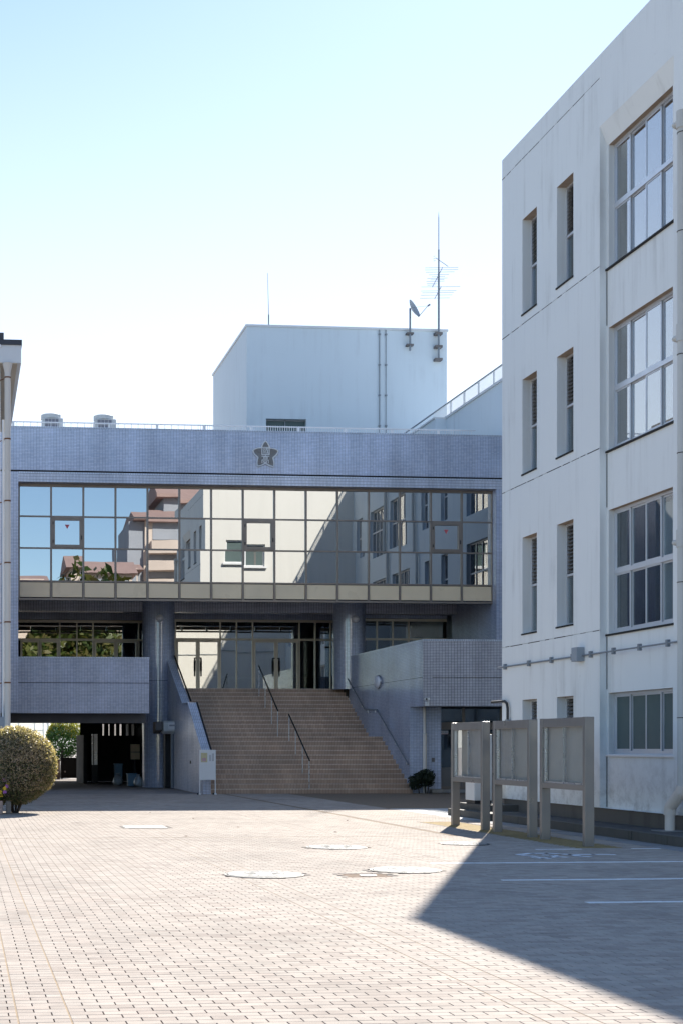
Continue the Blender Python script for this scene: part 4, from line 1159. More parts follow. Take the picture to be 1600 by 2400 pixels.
# annex downpipe, camera, shrub
ap = thing('annex_downpipe', 'white downpipe on the pier beside the annex door', 'drainpipe', (15.15, 45.75, 0))
pxx = 15.13
MB().tube((pxx, 45.80, 1.95), (pxx, 45.80, 2.82), 0.046, n=16).build('upper_pipe', 'pvc', ap, True)
MB().tube((pxx, 45.78, 0.0), (pxx, 45.78, 1.95), 0.066, n=18).build('lower_pipe', 'pvc', ap, True)
MB().tube((pxx, 45.78, 1.94), (pxx, 45.78, 1.965), 0.072, n=18).tube((pxx, 45.78, 1.55), (pxx, 45.78, 1.56), 0.068, n=18).build('collar', 'pvc_grey', ap, True)
so = thing('foot_stone', 'low weathered stone block at the foot of the annex pier', 'stone', (15.6, 45.8, 0))
MB().box(15.32, 15.72, 45.62, 45.89, 0, 0.13).build('block', 'granite', so, bevel=0.02)
cc = thing('security_camera', 'small white security camera on the annex corner', 'camera', (15.0, 44.5, 2.95))
cxp, _, czp = aY(1000, 1640, 44.4)
MB().box(cxp - 0.10, cxp + 0.06, 44.3, 44.40, czp - 0.02, czp + 0.06).build('housing', 'whitepaint', cc, bevel=0.01)
MB().tube((cxp - 0.06, 44.30, czp + 0.018), (cxp - 0.06, 44.27, czp + 0.018), 0.03, n=14).build('lens', 'black', cc)
MB().path([(cxp + 0.04, 44.42, czp), (cxp + 0.05, 44.50, czp - 0.1), (cxp + 0.05, 44.56, czp - 0.14)], 0.016, 8).box(cxp - 0.02, cxp + 0.1, 44.53, 44.558, czp - 0.19, czp - 0.06).build('bracket', 'whitepaint', cc)
sh = thing('potted_shrub', 'small dark leafy shrub at the foot of the annex pier', 'shrub', (14.95, 45.45, 0))
MB().tube((15.05, 45.45, 0), (15.0, 45.45, 0.5), 0.03, 0.015, 8).tube((14.85, 45.5, 0), (14.75, 45.4, 0.5), 0.02, 0.01, 8).tube((15.1, 45.42, 0), (15.2, 45.4, 0.6), 0.02, 0.01, 8).build('stem', 'bark', sh, True)
leaf_obj('foliage', 'leaf_dark', sh, [leaf_arrays(1100, 5, (15.05, 45.45, 0.52), (0.30, 0.26, 0.30), 0.05, 0.4), leaf_arrays(700, 6, (14.72, 45.45, 0.38), (0.24, 0.24, 0.28), 0.045, 0.3)])

# handrails
def handrail(label, x, pts, posts, wallside=False):
    h = thing('handrail', label, 'handrail', (x, pts[0][0], 0), 'steel handrails on the stairs')
    MB().path([(x, p[0], p[1]) for p in pts], 0.024, 12).build('rail', 'black' if not wallside else 'galv', h, True)
    for (yp, z0, z1) in posts:
        if wallside:
            MB().path([(x, yp, z1), (x, yp, z1 - 0.10), (AX - 0.001, yp, z1 - 0.12)], 0.011, 8).build('bracket', 'steel', h, True)
        else:
            MB().tube((x, yp, z0), (x, yp, z1), 0.017, n=10).build('post', 'steel', h, True)
    return h
def stepz(yv):
    z_ = 0
    for a, zz in STEPY:
        if yv >= a: z_ = zz
    return z_
def railz(pts, yv):
    for (a, za), (b_, zb_) in zip(pts[:-1], pts[1:]):
        if min(a, b_) <= yv <= max(a, b_): return za + (zb_ - za) * (yv - a) / (b_ - a)
    return pts[0][1]
pu = [(53.75, 4.60), (50.45, 2.80)]
handrail('upper centre handrail with black grip on the stairs', 11.3, pu, [(yv, stepz(yv), railz(pu, yv)) for yv in (53.7, 52.6, 51.5, 50.5)])
pd = [(48.75, 2.64), (45.78, 1.07)]
handrail('lower centre handrail with black grip on the stairs', 11.3, pd, [(yv, stepz(yv), railz(pd, yv)) for yv in (48.7, 47.75, 46.75, 45.83)])
pr = [(54.2, 4.70), (50.84, 2.86), (49.3, 2.82), (45.77, 0.95)]
handrail('long grey handrail fixed along the right stair wall', AX - 0.10, pr, [(yv, 0, railz(pr, yv)) for yv in (53.6, 52.4, 51.2, 50.4, 49.5, 48.4, 47.2, 45.95)], True)

# lamps
def globe(label, c, r, d):
    t = thing('globe_lamp', label, 'lamp', c, 'white globe lamps on the columns')
    MB().sphere(c, (r, r, r), 20, 12).build('globe', 'lamp', t, True)
    MB().tube((c[0], c[1] + r * 0.6, c[2]), (c[0], c[1] + d, c[2]), r * 0.6, n=18).build('base', 'steel', t, True)
p = aY(375, 1449, 52.93); globe('white globe lamp on the left column', p, 0.14, 0.22)
p = aY(833, 1451, 52.98); globe('white globe lamp on the right column', p, 0.14, 0.22)
bl = thing('bulkhead_lamp', 'oval white wall lamp on the right stair wall', 'lamp', (AX, 49.4, 3.81))
MB().sphere((AX - 0.05, 49.4, 3.80), (0.10, 0.30, 0.225), 20, 12).build('cover', 'lamp', bl, True)
MB().sphere((AX - 0.02, 49.4, 3.80), (0.06, 0.33, 0.25), 20, 10).build('base', 'steel', bl, True)

# information board on two legs
ib = thing('information_board', 'white information board on two thin legs at the foot of the stairs', 'sign', (7.85, 44.9, 0))
bx0, bx1 = aY(468, 1800, 44.75)[0], aY(506.5, 1800, 44.75)[0]
BY = 44.75
zb0, zb1 = aY(487, 1828, BY)[2], aY(487, 1757.5, BY)[2]
MB().box(bx0, bx1, BY, BY + 0.03, zb0, zb1).build('board', 'whitepaint', ib, bevel=0.006)
for x in (bx0 + 0.015, bx1 - 0.015):
    MB().box(x - 0.013, x + 0.013, BY + 0.002, BY + 0.026, 0.05, zb0).build('leg', 'whitepaint', ib)
    MB().box(x - 0.03, x + 0.03, BY - 0.10, BY + 0.16, 0, 0.05).build('foot', 'whitepaint', ib, bevel=0.012)
    MB().lathe((x, BY + 0.12, 0), [(0.07, 0.001), (0.07, 0.05), (0.03, 0.06)], 14).build('weight', 'black', ib)
wB = bx1 - bx0; hB = zb1 - zb0
def onb(u0, u1, v0, v1, name, mat, d=0.003):
    MB().box(bx0 + u0 * wB, bx0 + u1 * wB, BY - d, BY - 0.0005, zb1 - v1 * hB, zb1 - v0 * hB).build(name, mat, ib)
onb(0.09, 0.48, 0.10, 0.41, 'poster', 'poster')
onb(0.16, 0.40, 0.27, 0.38, 'poster_picture', 'pinkstrip', 0.005)
for u in (0.60, 0.67, 0.78, 0.85):
    v = 0.12 if u > 0.7 else 0.17
    while v < 0.36:
        onb(u, u + 0.035, v, v + 0.018, 'lettering', 'ink', 0.004); v += 0.026

# ================================================================== UNDERPASS
uw = thing('underpass_wall', 'dark rear storage wall with narrow upper slits in the underpass', 'wall', (6.5, 62, 0))
PU = lambda u, zz, d: (u, 62.0 + d, zz)
so_ = []
for px0, px1 in ((241, 245), (255, 258), (269, 273), (281, 286), (296, 302), (309, 315), (323, 329)):
    so_.append((aY(px0, 1700, 62)[0], aY(px1, 1700, 62)[0], 2.0, 2.5, 0.15))
MB().wall(PU, 5.15, 7.7, 0, 2.81, so_).build('wall', 'dark', uw)
MB().box(5.0, 5.15, 58.5, 62.1, 0, 2.0).build('end_screen', 'dark', uw)
MB().box(7.60, 7.695, 54.3, 66, 0, 2.81).build('return_wall', 'dark', uw)
sp2 = thing('sunlit_sheet_wall', 'white translucent sheet fence in sun beyond the underpass', 'fence', (3.2, 74, 0))
xa, xb = aY(20, 1700, 74)[0], aY(103, 1700, 74)[0]
MB().box(xa - 2.5, xb, 74.0, 74.01, 0, 3.2).build('sheet', 'sheet', sp2)
for x in (xb - 0.02, xb - 0.48, xb - 1.3, xa - 0.6):
    MB().box(x - 0.03, x + 0.03, 73.95, 73.99, 0, 3.2).build('post', 'alu', sp2)
for zz in (0.6, 1.5, 2.35):
    MB().box(xa - 2.5, xb, 73.96, 73.985, zz - 0.025, zz + 0.025).build('rail', 'alu', sp2)
MB().tube((xb + 0.20, 73.9, 0), (xb + 0.20, 73.9, 3.2), 0.06, n=12).build('pale_post', 'whitepaint', sp2, True)
sb = thing('clipped_tree', 'round clipped tree glowing yellow green beyond the underpass', 'tree', (5.1, 71, 0))
MB().tube((4.95, 70.6, 0), (5.0, 70.8, 1.7), 0.09, 0.06, 10).tube((5.0, 70.8, 1.5), (5.5, 71, 2.2), 0.05, 0.03, 8).tube((5.0, 70.8, 1.4), (4.5, 71, 2.2), 0.05, 0.03, 8).build('trunk', 'bark', sb, True)
leaf_obj('crown', 'leaf_green', sb, [leaf_arrays(5200, 21, (5.05, 71.2, 1.75), (1.02, 0.9, 1.0), 0.055, 0.55)])
leaf_obj('sunlit_tips', 'leaf_yellow', sb, [leaf_arrays(3600, 22, (5.2, 71.5, 2.05), (1.06, 0.9, 0.85), 0.05, 0.85, zcut=-0.1)])  # backlight on the sunward crown put in as yellower leaves
for k, (x, y, rr, s_) in enumerate(((3.9, 72.2, 0.7, 31), (6.6, 73.0, 0.9, 32))):
    h_ = thing('hedge_bush', ('leafy green hedge bush left of the clipped tree', 'leafy green hedge bush right of the clipped tree')[k], 'bush', (x, y, 0), 'bushes beyond the underpass')
    leaf_obj('foliage', 'leaf_green', h_, [leaf_arrays(2500, s_, (x, y, 0.8), (rr, 0.7, 0.9), 0.06, 0.4)])
db = thing('black_barrier', 'low black panel barrier across the far end of the underpass', 'barrier', (5.0, 66.5, 0))
b0, b1 = aY(143, 1800, 66.5)[0], aY(232, 1800, 66.5)[0]
MB().box(b0, b1, 66.45, 66.55, 0.05, 1.0).build('panel', 'black', db)
for x in (b0 + 0.05, (b0 + b1) / 2, b1 - 0.05): MB().box(x - 0.04, x + 0.04, 66.4, 66.449, 0, 1.15).build('post', 'black', db)
MB().tube((b0 + 0.2, 66.42, 0.35), (b0 + 0.2, 66.445, 0.35), 0.04, n=12).build('reflector', 'whitepaint', db)
bs = thing('brick_pier', 'small red brick pier behind the round bush', 'pier', (aY(135, 1800, 66)[0], 66, 0))
px_ = aY(135, 1800, 66)[0]
MB().box(px_ - 0.15, px_ + 0.12, 65.9, 66.2, 0, 0.85).build('pier', 'redroof', bs)
MB().box(px_ - 0.18, px_ + 0.15, 65.87, 66.23, 0.85, 0.93).build('cap', 'granite', bs)
hb_ = thing('grey_house_wall', 'beige house wall glimpsed right of the clipped tree', 'wall', (7, 76, 0))
MB().box(6.45, 9.5, 76, 76.3, 0, 5).build('wall', 'apart', hb_)
MB().box(6.9, 7.3, 75.96, 75.999, 0.6, 1.7).build('window', 'apart_side', hb_)
wbx = thing('wall_locker', 'beige box fixed to the dark underpass wall', 'box', (7.2, 58, 1.4))
x0, _, z1 = aY(306, 1744, 58); x1, _, z0 = aY(327, 1780, 58)
MB().box(x0, x1, 57.8, 58.0, z0, z1).build('body', 'spandrel', wbx, bevel=0.01)
MB().box(x0, x1, 57.79, 57.799, (z0 + z1) / 2 - 0.02, (z0 + z1) / 2).build('drawer_gap', 'gap', wbx)
MB().box((x0 + x1) / 2 - 0.04, (x0 + x1) / 2 + 0.04, 58.001, 58.2, 0, z1 - 0.05).build('stand', 'black', wbx)
for k, (pa, pb, ya, yb_, yd, lab) in enumerate(((270, 288, 1792, 1829, 57.0, 'blue plastic bin deep in the underpass'), (300, 322, 1815, 1843, 54.6, 'blue plastic crate beside the left column'))):
    q = thing('blue_bin', lab, 'bin', (aY(pa, 1830, yd)[0], yd, 0), 'blue bins in the underpass')
    a, bb = aY(pa, ya, yd), aY(pb, yb_, yd)
    m = MB().prism([(a[0] + 0.02, 0), (bb[0] - 0.02, 0), (bb[0], a[2]), (a[0], a[2])], 'y', yd, yd + 0.4)
    m.build('body', 'blue', q, bevel=0.01)
    MB().box(a[0] - 0.02, bb[0] + 0.02, yd - 0.02, yd + 0.42, a[2] + 0.001, a[2] + 0.04).build('rim', 'blue', q, bevel=0.008)
    for f_ in (0.3, 0.6): MB().box(a[0] + f_ * (bb[0] - a[0]) - 0.012, a[0] + f_ * (bb[0] - a[0]) + 0.012, yd - 0.012, yd - 0.001, 0.05, a[2] - 0.03).build('rib', 'blue', q)
for k, (pxx_, yd, r_, lab) in enumerate(((325, 54.0, 0.17, 'clear refuse bag in front of the blue crate'), (277, 56.4, 0.2, 'grey refuse bag slumped against the blue bin'))):
    c = aY(pxx_, 1835, yd)
    q = thing('refuse_bag', lab, 'bag', (c[0], yd, 0), 'refuse bags in the underpass')
    m = MB()
    rr = random.Random(k)
    m.lathe((c[0], yd, 0), [(r_ * 0.7, 0), (r_ * 1.05, 0.08), (r_, 0.2), (r_ * 0.7, 0.33), (r_ * 0.25, 0.4), (r_ * 0.4, 0.46)], 14)
    m.v = [(v[0] + rr.uniform(-0.02, 0.02), v[1] + rr.uniform(-0.02, 0.02), max(0, v[2] + rr.uniform(-0.02, 0.02))) for v in m.v]
    m.build('sack', 'bag', q, True)
    MB().lathe((c[0], yd, 0.385), [(r_ * 0.3, 0), (r_ * 0.3, 0.03)], 12, False).build('tie', 'ink', q)
cs = thing('chrome_stack', 'bright stacked metal frames standing in the underpass', 'frames', (aY(222, 1760, 60)[0], 60, 0))
for px0 in (217, 223, 227):
    x = aY(px0, 1760, 60)[0]
    MB().box(x - 0.035, x + 0.03, 59.9, 60.0, 0.75, 2.05).build('frame', 'steel', cs)
MB().box(aY(215, 1760, 60)[0], aY(229, 1760, 60)[0], 59.85, 60.1, 0, 0.75).build('stand', 'black', cs)

# ================================================================== ROOF OF THE ENTRANCE BLOCK
rr_ = thing('roof_railing', 'long white picket railing along the roof edge above the emblem', 'railing', (10, 50.6, 12))
ZRT = 13.02
MB().bar((-4, 50.6, ZRT), (18.6, 50.6, ZRT), 0.05, 0.035).bar((-4, 50.6, 12.45), (18.6, 50.6, 12.45), 0.04, 0.03).build('rail', 'gutterwhite', rr_)
x = -3.3
while x < 18.6:
    MB().box(x - 0.04, x + 0.04, 50.57, 50.63, 12.0, ZRT - 0.02).build('post', 'gutterwhite' if x > 9 else 'offwhite', rr_); x += 1.71
m = MB(); x = 1.0
while x < 18.5:
    m.box(x - 0.009, x + 0.009, 50.592, 50.608, 12.46, ZRT + 0.03 if x > 8.3 else ZRT - 0.02); x += 0.085 if x > 8.3 else 0.24
stuff(m.build('balusters', 'gutterwhite', rr_))
for k, (pa, pb, pt) in enumerate(((98, 148.5, 967), (221, 273, 969.5))):
    a = aY(pa, 1000, 55); bb = aY(pb, 1000, 55); zt_ = aY(pa, pt, 55)[2]
    ac = thing('roof_air_unit', ('white rooftop air conditioning unit nearest the left building', 'white rooftop air conditioning unit nearer the roof tower')[k], 'air conditioner', ((a[0] + bb[0]) / 2, 55.3, 12), 'air conditioning units on the roof')
    x0, x1 = a[0], bb[0]
    MB().box(x0 + 0.03, x1, 55.0, 55.7, 12.02, zt_ - 0.19).build('body', 'offwhite', ac, bevel=0.03)
    cxm = (x0 + x1) / 2 - 0.03
    MB().lathe((cxm, 55.35, 0), [(0.385, zt_ - 0.19), (0.385, zt_ - 0.03), (0.33, zt_ + 0.0), (0.15, zt_ + 0.02)], 32).build('fan_shroud', 'offwhite', ac, True)
    MB().box(x0 + 0.13, x1 - 0.17, 54.985, 54.999, 13.0, zt_ - 0.23).build('grille', 'ink', ac)
    m = MB()
    for q in range(5):
        xx = x0 + 0.13 + (x1 - x0 - 0.30) * q / 4; m.box(xx - 0.008, xx + 0.008, 54.975, 54.984, 13.0, zt_ - 0.23)
    for q in range(5): zz = zt_ - 0.23 - q * 0.2; m.box(x0 + 0.13, x1 - 0.17, 54.97, 54.9745, zz - 0.008, zz + 0.008)
    m.build('grille_bar', 'offwhite', ac)

# roof tower behind
TY = 62.0
tx0, tx1, tz = 12.50, 21.495, 20.08
tw = thing('roof_tower', 'windowless pale blue grey tower block rising behind the roof', 'building', (17, TY, 12))
m = MB().wall(lambda u, zz, d: (u, TY + d, zz), tx0, tx1, 11.9, tz - 0.10, [(13.36, 15.16, 14.2, 15.96, 0.3)])
m.quad((tx0, TY, 11.9), (tx0, 70.4, 11.9), (tx0, 70.4, tz - 0.1), (tx0, TY, tz - 0.1))
m.quad((tx1, TY, 11.9), (tx1, 70.4, 11.9), (tx1, 70.4, tz - 0.1), (tx1, TY, tz - 0.1))
m.quad((tx0, 70.4, 11.9), (tx1, 70.4, 11.9), (tx1, 70.4, tz - 0.1), (tx0, 70.4, tz - 0.1))
m.build('wall', 'tower', tw)
MB().box(tx0 - 0.05, tx1 + 0.05, TY - 0.05, 70.45, tz - 0.099, tz).build('coping', 'gutterwhite', tw)
wf = MB().box(13.36, 15.16, TY + 0.25, TY + 0.29, 14.2, 15.959).build('window', 'frosted', tw)
MB().box(14.23, 14.27, TY + 0.20, TY + 0.249, 14.2, 15.955).box(13.37, 15.15, TY + 0.2, TY + 0.24, 15.90, 15.954).build('frame', 'galv', wf)
for px0 in (888, 903):
    x = aY(px0, 800, TY)[0]
    MB().tube((x, TY - 0.05, 12), (x, TY - 0.05, tz - 0.1), 0.022 if px0 == 888 else 0.016, n=8).build('cable_pipe', 'galv', tw)
    for zz in np.arange(13, 19.9, 1.35): MB().box(x - 0.045, x + 0.045, TY - 0.08, TY - 0.001, zz, zz + 0.06).build('clip', 'galv', tw)
# faint raised render patches
MB().box(13.3, 18.3, TY - 0.004, TY - 0.001, 17.15, 17.17).box(12.6, 13.2, TY - 0.004, TY - 0.001, 16.75, 16.77).build('render_joint', 'tower', tw)

# lightning rod
ld = thing('lightning_rod', 'thin single whip aerial at the left of the roof tower', 'aerial', (13.5, TY + 0.2, tz))
MB().tube((13.51, TY + 0.15, tz - 0.02), (13.51, TY + 0.15, tz + 0.5), 0.03, n=8).build('base', 'galv', ld)
MB().tube((13.51, TY + 0.15, tz + 0.5), (13.46, TY + 0.15, 22.42), 0.014, 0.008, 6).build('rod', 'galv', ld)
# satellite dish
sdh = thing('satellite_dish', 'tilted oval satellite dish on a wall mast', 'satellite dish', (19.74, TY - 0.25, 18.9))
mx_ = aY(960, 800, TY - 0.2)[0]
MB().tube((mx_, TY - 0.2, 19.05), (mx_, TY - 0.2, 20.92), 0.042, n=12).build('mast', 'galv', sdh, True)
for py_ in (783, 810):
    zz = aY(960, py_, TY - 0.1)[2]
    MB().box(mx_ - 0.15, mx_ + 0.15, TY - 0.27, TY - 0.001, zz - 0.035, zz + 0.035).build('bracket', 'soffit', sdh)
dc = Vector(aY(967.5, 725, TY - 0.3)); u_ax = Vector((0.70, -0.58, 0.42)).normalized()      # dish axis
up_ = (Vector((0, 0, 1)) - u_ax * u_ax.z).normalized(); sd_ = u_ax.cross(up_)
m = MB(); rings = [(0.02, 0.0), (0.3, 0.02), (0.6, 0.055), (0.85, 0.10), (1.0, 0.14)]
k0 = len(m.v)
for q in (0, 1):
    for rr0, dd in rings:
        for j in range(28):
            a = 2 * math.pi * j / 28
            v = dc + sd_ * (0.40 * rr0 * math.cos(a)) + up_ * (0.45 * rr0 * math.sin(a)) + u_ax * (dd - 0.06 - 0.008 * q)
            m.v.append(tuple(v))
for q in (0, 1):
    o0 = q * len(rings) * 28
    for i in range(len(rings) - 1):
        for j in range(28):
            j2 = (j + 1) % 28
            m.f.append((o0 + i * 28 + j, o0 + i * 28 + j2, o0 + (i + 1) * 28 + j2, o0 + (i + 1) * 28 + j))
m.build('dish', 'gbox', sdh, True)
tip = dc + u_ax * 0.62 - up_ * 0.25
m = MB().tube(tuple(dc - up_ * 0.44 + u_ax * 0.05), tuple(tip), 0.014, n=8).tube(tuple(dc + sd_ * 0.3), tuple(tip), 0.006, n=6)
m.build('feed_arm', 'galv', sdh)
MB().tube(tuple(tip), tuple(tip + u_ax * 0.12), 0.04, n=10).build('receiver', 'ink', sdh)
# antenna mast
am = thing('antenna_mast', 'tall television antenna mast with comb aerials on the roof tower', 'antenna', (21.02, TY - 0.25, 18.7))
ax_ = aY(1027, 700, TY - 0.25)[0]; ay_ = TY - 0.25
zz = lambda py_: aY(1027, py_, ay_)[2]
MB().tube((ax_, ay_, zz(842)), (ax_, ay_, zz(640)), 0.045, n=12).tube((ax_, ay_, zz(640)), (ax_, ay_, zz(585)), 0.034, n=10).tube((ax_, ay_, zz(585)), (ax_, ay_, zz(512)), 0.022, 0.02, 8).tube((ax_, ay_, zz(512)), (ax_, ay_, zz(496)), 0.02, 0.004, 8).build('mast', 'galv', am, True)
for py_ in (781.5, 812, 842):
    MB().box(ax_ - 0.16, ax_ + 0.16, ay_ - 0.06, TY - 0.001, zz(py_) - 0.05, zz(py_) + 0.05).build('bracket', 'soffit', am)
S4 = 10.23
def ap_(x, yv): return aY(960 + x / S4, 490 + yv / S4, ay_)
def el(rows, boom, lab):
    a, bb = ap_(*boom[0]), ap_(*boom[1])
    o = MB().tube((a[0], ay_ - 0.05, a[2]), (bb[0], ay_ + 0.05, bb[2]), 0.014, n=8).build('boom', 'ink', am)
    m = MB()
    for (x0, x1, yv) in rows:
        p0, p1 = ap_(x0, yv + 6), ap_(x1, yv - 6); m.tube((p0[0], ay_, p0[2]), (p1[0], ay_, p1[2]), 0.008, n=6)
    m.build('elements', 'galv', o)
el([(360, 1150, 1405), (360, 1150, 1455), (380, 1060, 1510), (450, 930, 1572), (520, 830, 1620), (410, 890, 1660), (490, 820, 1692), (390, 820, 1733), (400, 640, 1785), (410, 620, 1822)], ((770, 1405), (540, 1865)), '')
el([(270, 1200, 1862), (260, 1110, 1960), (290, 1050, 2003), (255, 1010, 2063), (240, 950, 2135)], ((740, 1865), (595, 2142)), '')
el([(560, 600, 1130), (555, 605, 1190), (560, 610, 1240)], ((600, 1175), (920, 1368)), '')

# ================================================================== LEFT BUILDING (edge of frame)
lb = thing('left_building', 'edge of a pale building with deep eave at the left', 'building', (0.9, 38, 0))
MB().box(-9, 1.02, 37.4, 46, 0, 11.9).build('wall', 'gutterwhite', lb)
ex = 1.545
MB().box(ex - 0.62, ex, 37.0, 45.2, 11.46, 11.92).box(-9, ex - 0.621, 37.0, 45.2, 11.46, 11.95).build('eave', 'gutterwhite', lb)
MB().box(ex - 0.60, ex - 0.10, 37.02, 45.1, 11.44, 11.459).build('soffit', 'soffit_pale', lb)
MB().box(ex - 0.61, ex + 0.02, 36.96, 45.2, 11.921, 12.05).box(-9, ex - 0.45, 36.95, 45.2, 12.051, 12.22).build('roof_edge', 'darkroof', lb)
lp = aY(20, 811, 36.98)
MB().tube((lp[0] - 0.22, 36.99, lp[2]), (lp[0] - 0.22, 36.96, lp[2]), 0.042, n=16).build('vent', 'whitepaint', lb)
ld1 = thing('left_downpipe', 'pale downpipe with rusty brackets at the left edge', 'drainpipe', (1.18, 37.0, 0))
pxl = aY(18.5, 1300, 37.0)[0]
MB().tube((pxl, 37.0, 0.0), (pxl, 37.0, 11.2), 0.078, n=18).build('pipe', 'pvc', ld1, True)
MB().lathe((pxl, 37.0, 0), [(0.078, 11.2), (0.13, 11.44)], 18, False).build('outlet', 'pvc', ld1, True)
for py_ in (885, 1029, 1174, 1319, 1458, 1600):
    z_ = aY(18, py_, 37.0)[2]
    MB().tube((pxl, 37.0, z_ - 0.018), (pxl, 37.0, z_ + 0.018), 0.086, n=18).tube((pxl, 37.0, z_), (pxl - 0.25, 37.38, z_), 0.014, n=6).build('bracket', 'rust', ld1)
for py_ in (1236, 1590):
    z_ = aY(18, py_, 37.0)[2]; MB().tube((pxl, 37.0, z_), (pxl, 37.0, z_ + 0.16), 0.086, n=18).build('socket', 'pvc', ld1, True)
ld2 = thing('thin_conduit', 'thin white conduit beside the left downpipe', 'conduit', (1.05, 37.1, 0))
px2 = aY(8, 1300, 37.1)[0]
MB().tube((px2, 37.1, 1.4), (px2, 37.1, 10.0), 0.032, n=12).build('pipe', 'whitepaint', ld2, True)
MB().box(px2 - 0.12, px2 + 0.05, 37.0, 37.2, 1.2, 2.3).build('junction_box', 'gbox', ld2, bevel=0.015)

# ================================================================== ROUND BUSH AND FLOWERS
bu = thing('round_bush', 'large rounded azalea bush rim lit by the sun at left', 'bush', (1.25, 33.2, 0))
BC = (aY(36, 1795, 33.1)[0], 33.1, 1.07)
m = MB()
for k in range(9):
    a = k * 0.7; m.path([(BC[0] + 0.06 * math.cos(a), 33.1 + 0.06 * math.sin(a), 0), (BC[0] + 0.2 * math.cos(a), 33.1 + 0.2 * math.sin(a), 0.35), (BC[0] + 0.55 * math.cos(a), 33.1 + 0.55 * math.sin(a), 0.9 + 0.05 * k)], 0.022, 7)
m.build('stems', 'bark', bu, True)
MB().sphere((BC[0], BC[1], BC[2]), (0.82, 0.74, 0.80), 28, 18).build('dark_core', 'leaf_core', bu, True)  # added solid core blocks see-through, inner shade put into its dark colour
leaf_obj('crown', 'leaf_azalea', bu, [leaf_arrays(22000, 3, BC, (0.94, 0.86, 0.89), 0.024, 0.90, 0.06, 22, 0.03),
                                      leaf_arrays(7000, 4, BC, (0.90, 0.82, 0.85), 0.030, 0.80, 0.05, 16, 0.02)])
leaf_obj('sunlit_leaves', 'leaf_sunlit', bu, [leaf_arrays(11000, 9, BC, (0.96, 0.88, 0.905), 0.021, 0.93, 0.07, 22, 0.03, zcut=-0.6), leaf_arrays(9000, 10, BC, (0.97, 0.89, 0.915), 0.022, 0.93, 0.08, 22, 0.03, zcut=0.15)])  # sunlight on the upper crown put in as paler leaves
pt = thing('flower_planter', 'brick planter with yellow and purple pansies at the left edge', 'planter', (0.72, 32.6, 0))
fx = aY(5, 1880, 32.6)[0]
MB().box(fx - 0.9, fx + 0.02, 32.4, 32.9, 0.0, 0.30).build('box', 'planter', pt, bevel=0.015)
MB().box(fx - 0.86, fx - 0.02, 32.44, 32.86, 0.28, 0.315).build('soil', 'soil', pt)
leaf_obj('foliage', 'leaf_green', pt, [leaf_arrays(500, 41, (fx - 0.35, 32.62, 0.42), (0.5, 0.22, 0.22), 0.035, 0.2)])
pr_ = random.Random(3)
for k in range(34):
    purple = k % 3 == 0
    x = fx - 0.75 + pr_.random() * 0.9; z_ = 0.42 + pr_.random() * 0.30; y_ = 32.38 + pr_.random() * 0.3
    if k < 3: x, z_, y_, purple = fx + 0.06 + 0.05 * (k % 2), 0.50 + 0.14 * k, 32.38, True
    m = MB()
    for q in range(5):
        a = q * 1.2566 + pr_.random(); rr = 0.036
        m.poly([(x, y_, z_), (x + rr * math.cos(a - 0.6), y_ - 0.01, z_ + rr * math.sin(a - 0.6)), (x + 1.35 * rr * math.cos(a), y_ - 0.018, z_ + 1.35 * rr * math.sin(a)), (x + rr * math.cos(a + 0.6), y_ - 0.01, z_ + rr * math.sin(a + 0.6))])
    m.build('flower', 'petal_p' if purple else 'petal_y', pt)
sp_ = thing('stone_stub', 'short grey stone post in front of the round bush', 'post', (aY(20, 1890, 32.75)[0], 32.75, 0))
sx_ = aY(20.5, 1890, 32.75)[0]
MB().box(sx_ - 0.055, sx_ + 0.06, 32.7, 32.82, 0, 0.28).build('post', 'granite', sp_, bevel=0.012)
MB().box(sx_ - 0.045, sx_ + 0.05, 32.71, 32.81, 0.281, 0.30).build('cap', 'granite', sp_)

# ================================================================== NOTICE BOARDS
def notice_board(label, ya, yb, first):
    """ya near post, yb far post (centres); front of the board faces -x"""
    xc_, w = 9.645, 0.147
    t = thing('notice_board', label, 'notice board', (xc_, (ya + yb) / 2, 0), 'notice boards beside the white building')
    d = 0.10
    for yy in (ya, yb):
        MB().box(xc_ - w / 2, xc_ + w / 2, yy - d / 2, yy + d / 2, -0.05, 2.0).build('post', 'board_metal', t, bevel=0.006)
    a, bb = ya + d / 2, yb - d / 2
    MB().box(xc_ - w / 2 + 0.004, xc_ + w / 2 - 0.004, a, bb, 1.852, 1.996).build('header', 'board_metal', t, bevel=0.004)
    MB().box(xc_ - w / 2 + 0.004, xc_ + w / 2 - 0.004, a, bb, 0.855, 0.945).build('lower_rail', 'board_metal', t, bevel=0.004)
    MB().box(xc_ + 0.03, xc_ + w / 2 - 0.01, a, bb, 0.946, 1.851).build('back_panel', 'board_back', t)
    MB().box(xc_ - 0.045, xc_ - 0.005, a, a + 0.035, 0.946, 1.851).box(xc_ - 0.045, xc_ - 0.005, bb - 0.035, bb, 0.946, 1.851).box(xc_ - 0.046, xc_ - 0.004, a + 0.035, bb - 0.035, 0.946, 0.966).build('channel', 'steel', t)
    mid = (a + bb) / 2
    for k, (p0, p1) in enumerate(((a + 0.035, mid + 0.02), (mid - 0.02, bb - 0.035))):
        x = xc_ - 0.035 + 0.016 * k
        MB().box(x, x + 0.005, p0, p1, 0.967, 1.85).build('glass_door', 'board_glass', t)
        MB().box(x - 0.003, x + 0.008, (mid + 0.021 if k == 0 else mid - 0.041), (mid + 0.028 if k == 0 else mid - 0.034), 0.968, 1.849).build('door_edge', 'steel', t)
    if first: MB().box(xc_ - 0.05, xc_ - 0.03, bb - 0.02, bb + 0.04, 2.001, 2.012).build('cap_plate', 'steel', t)
    return t
def yb_(px): return aX(px, 1800, 9.645)[1]
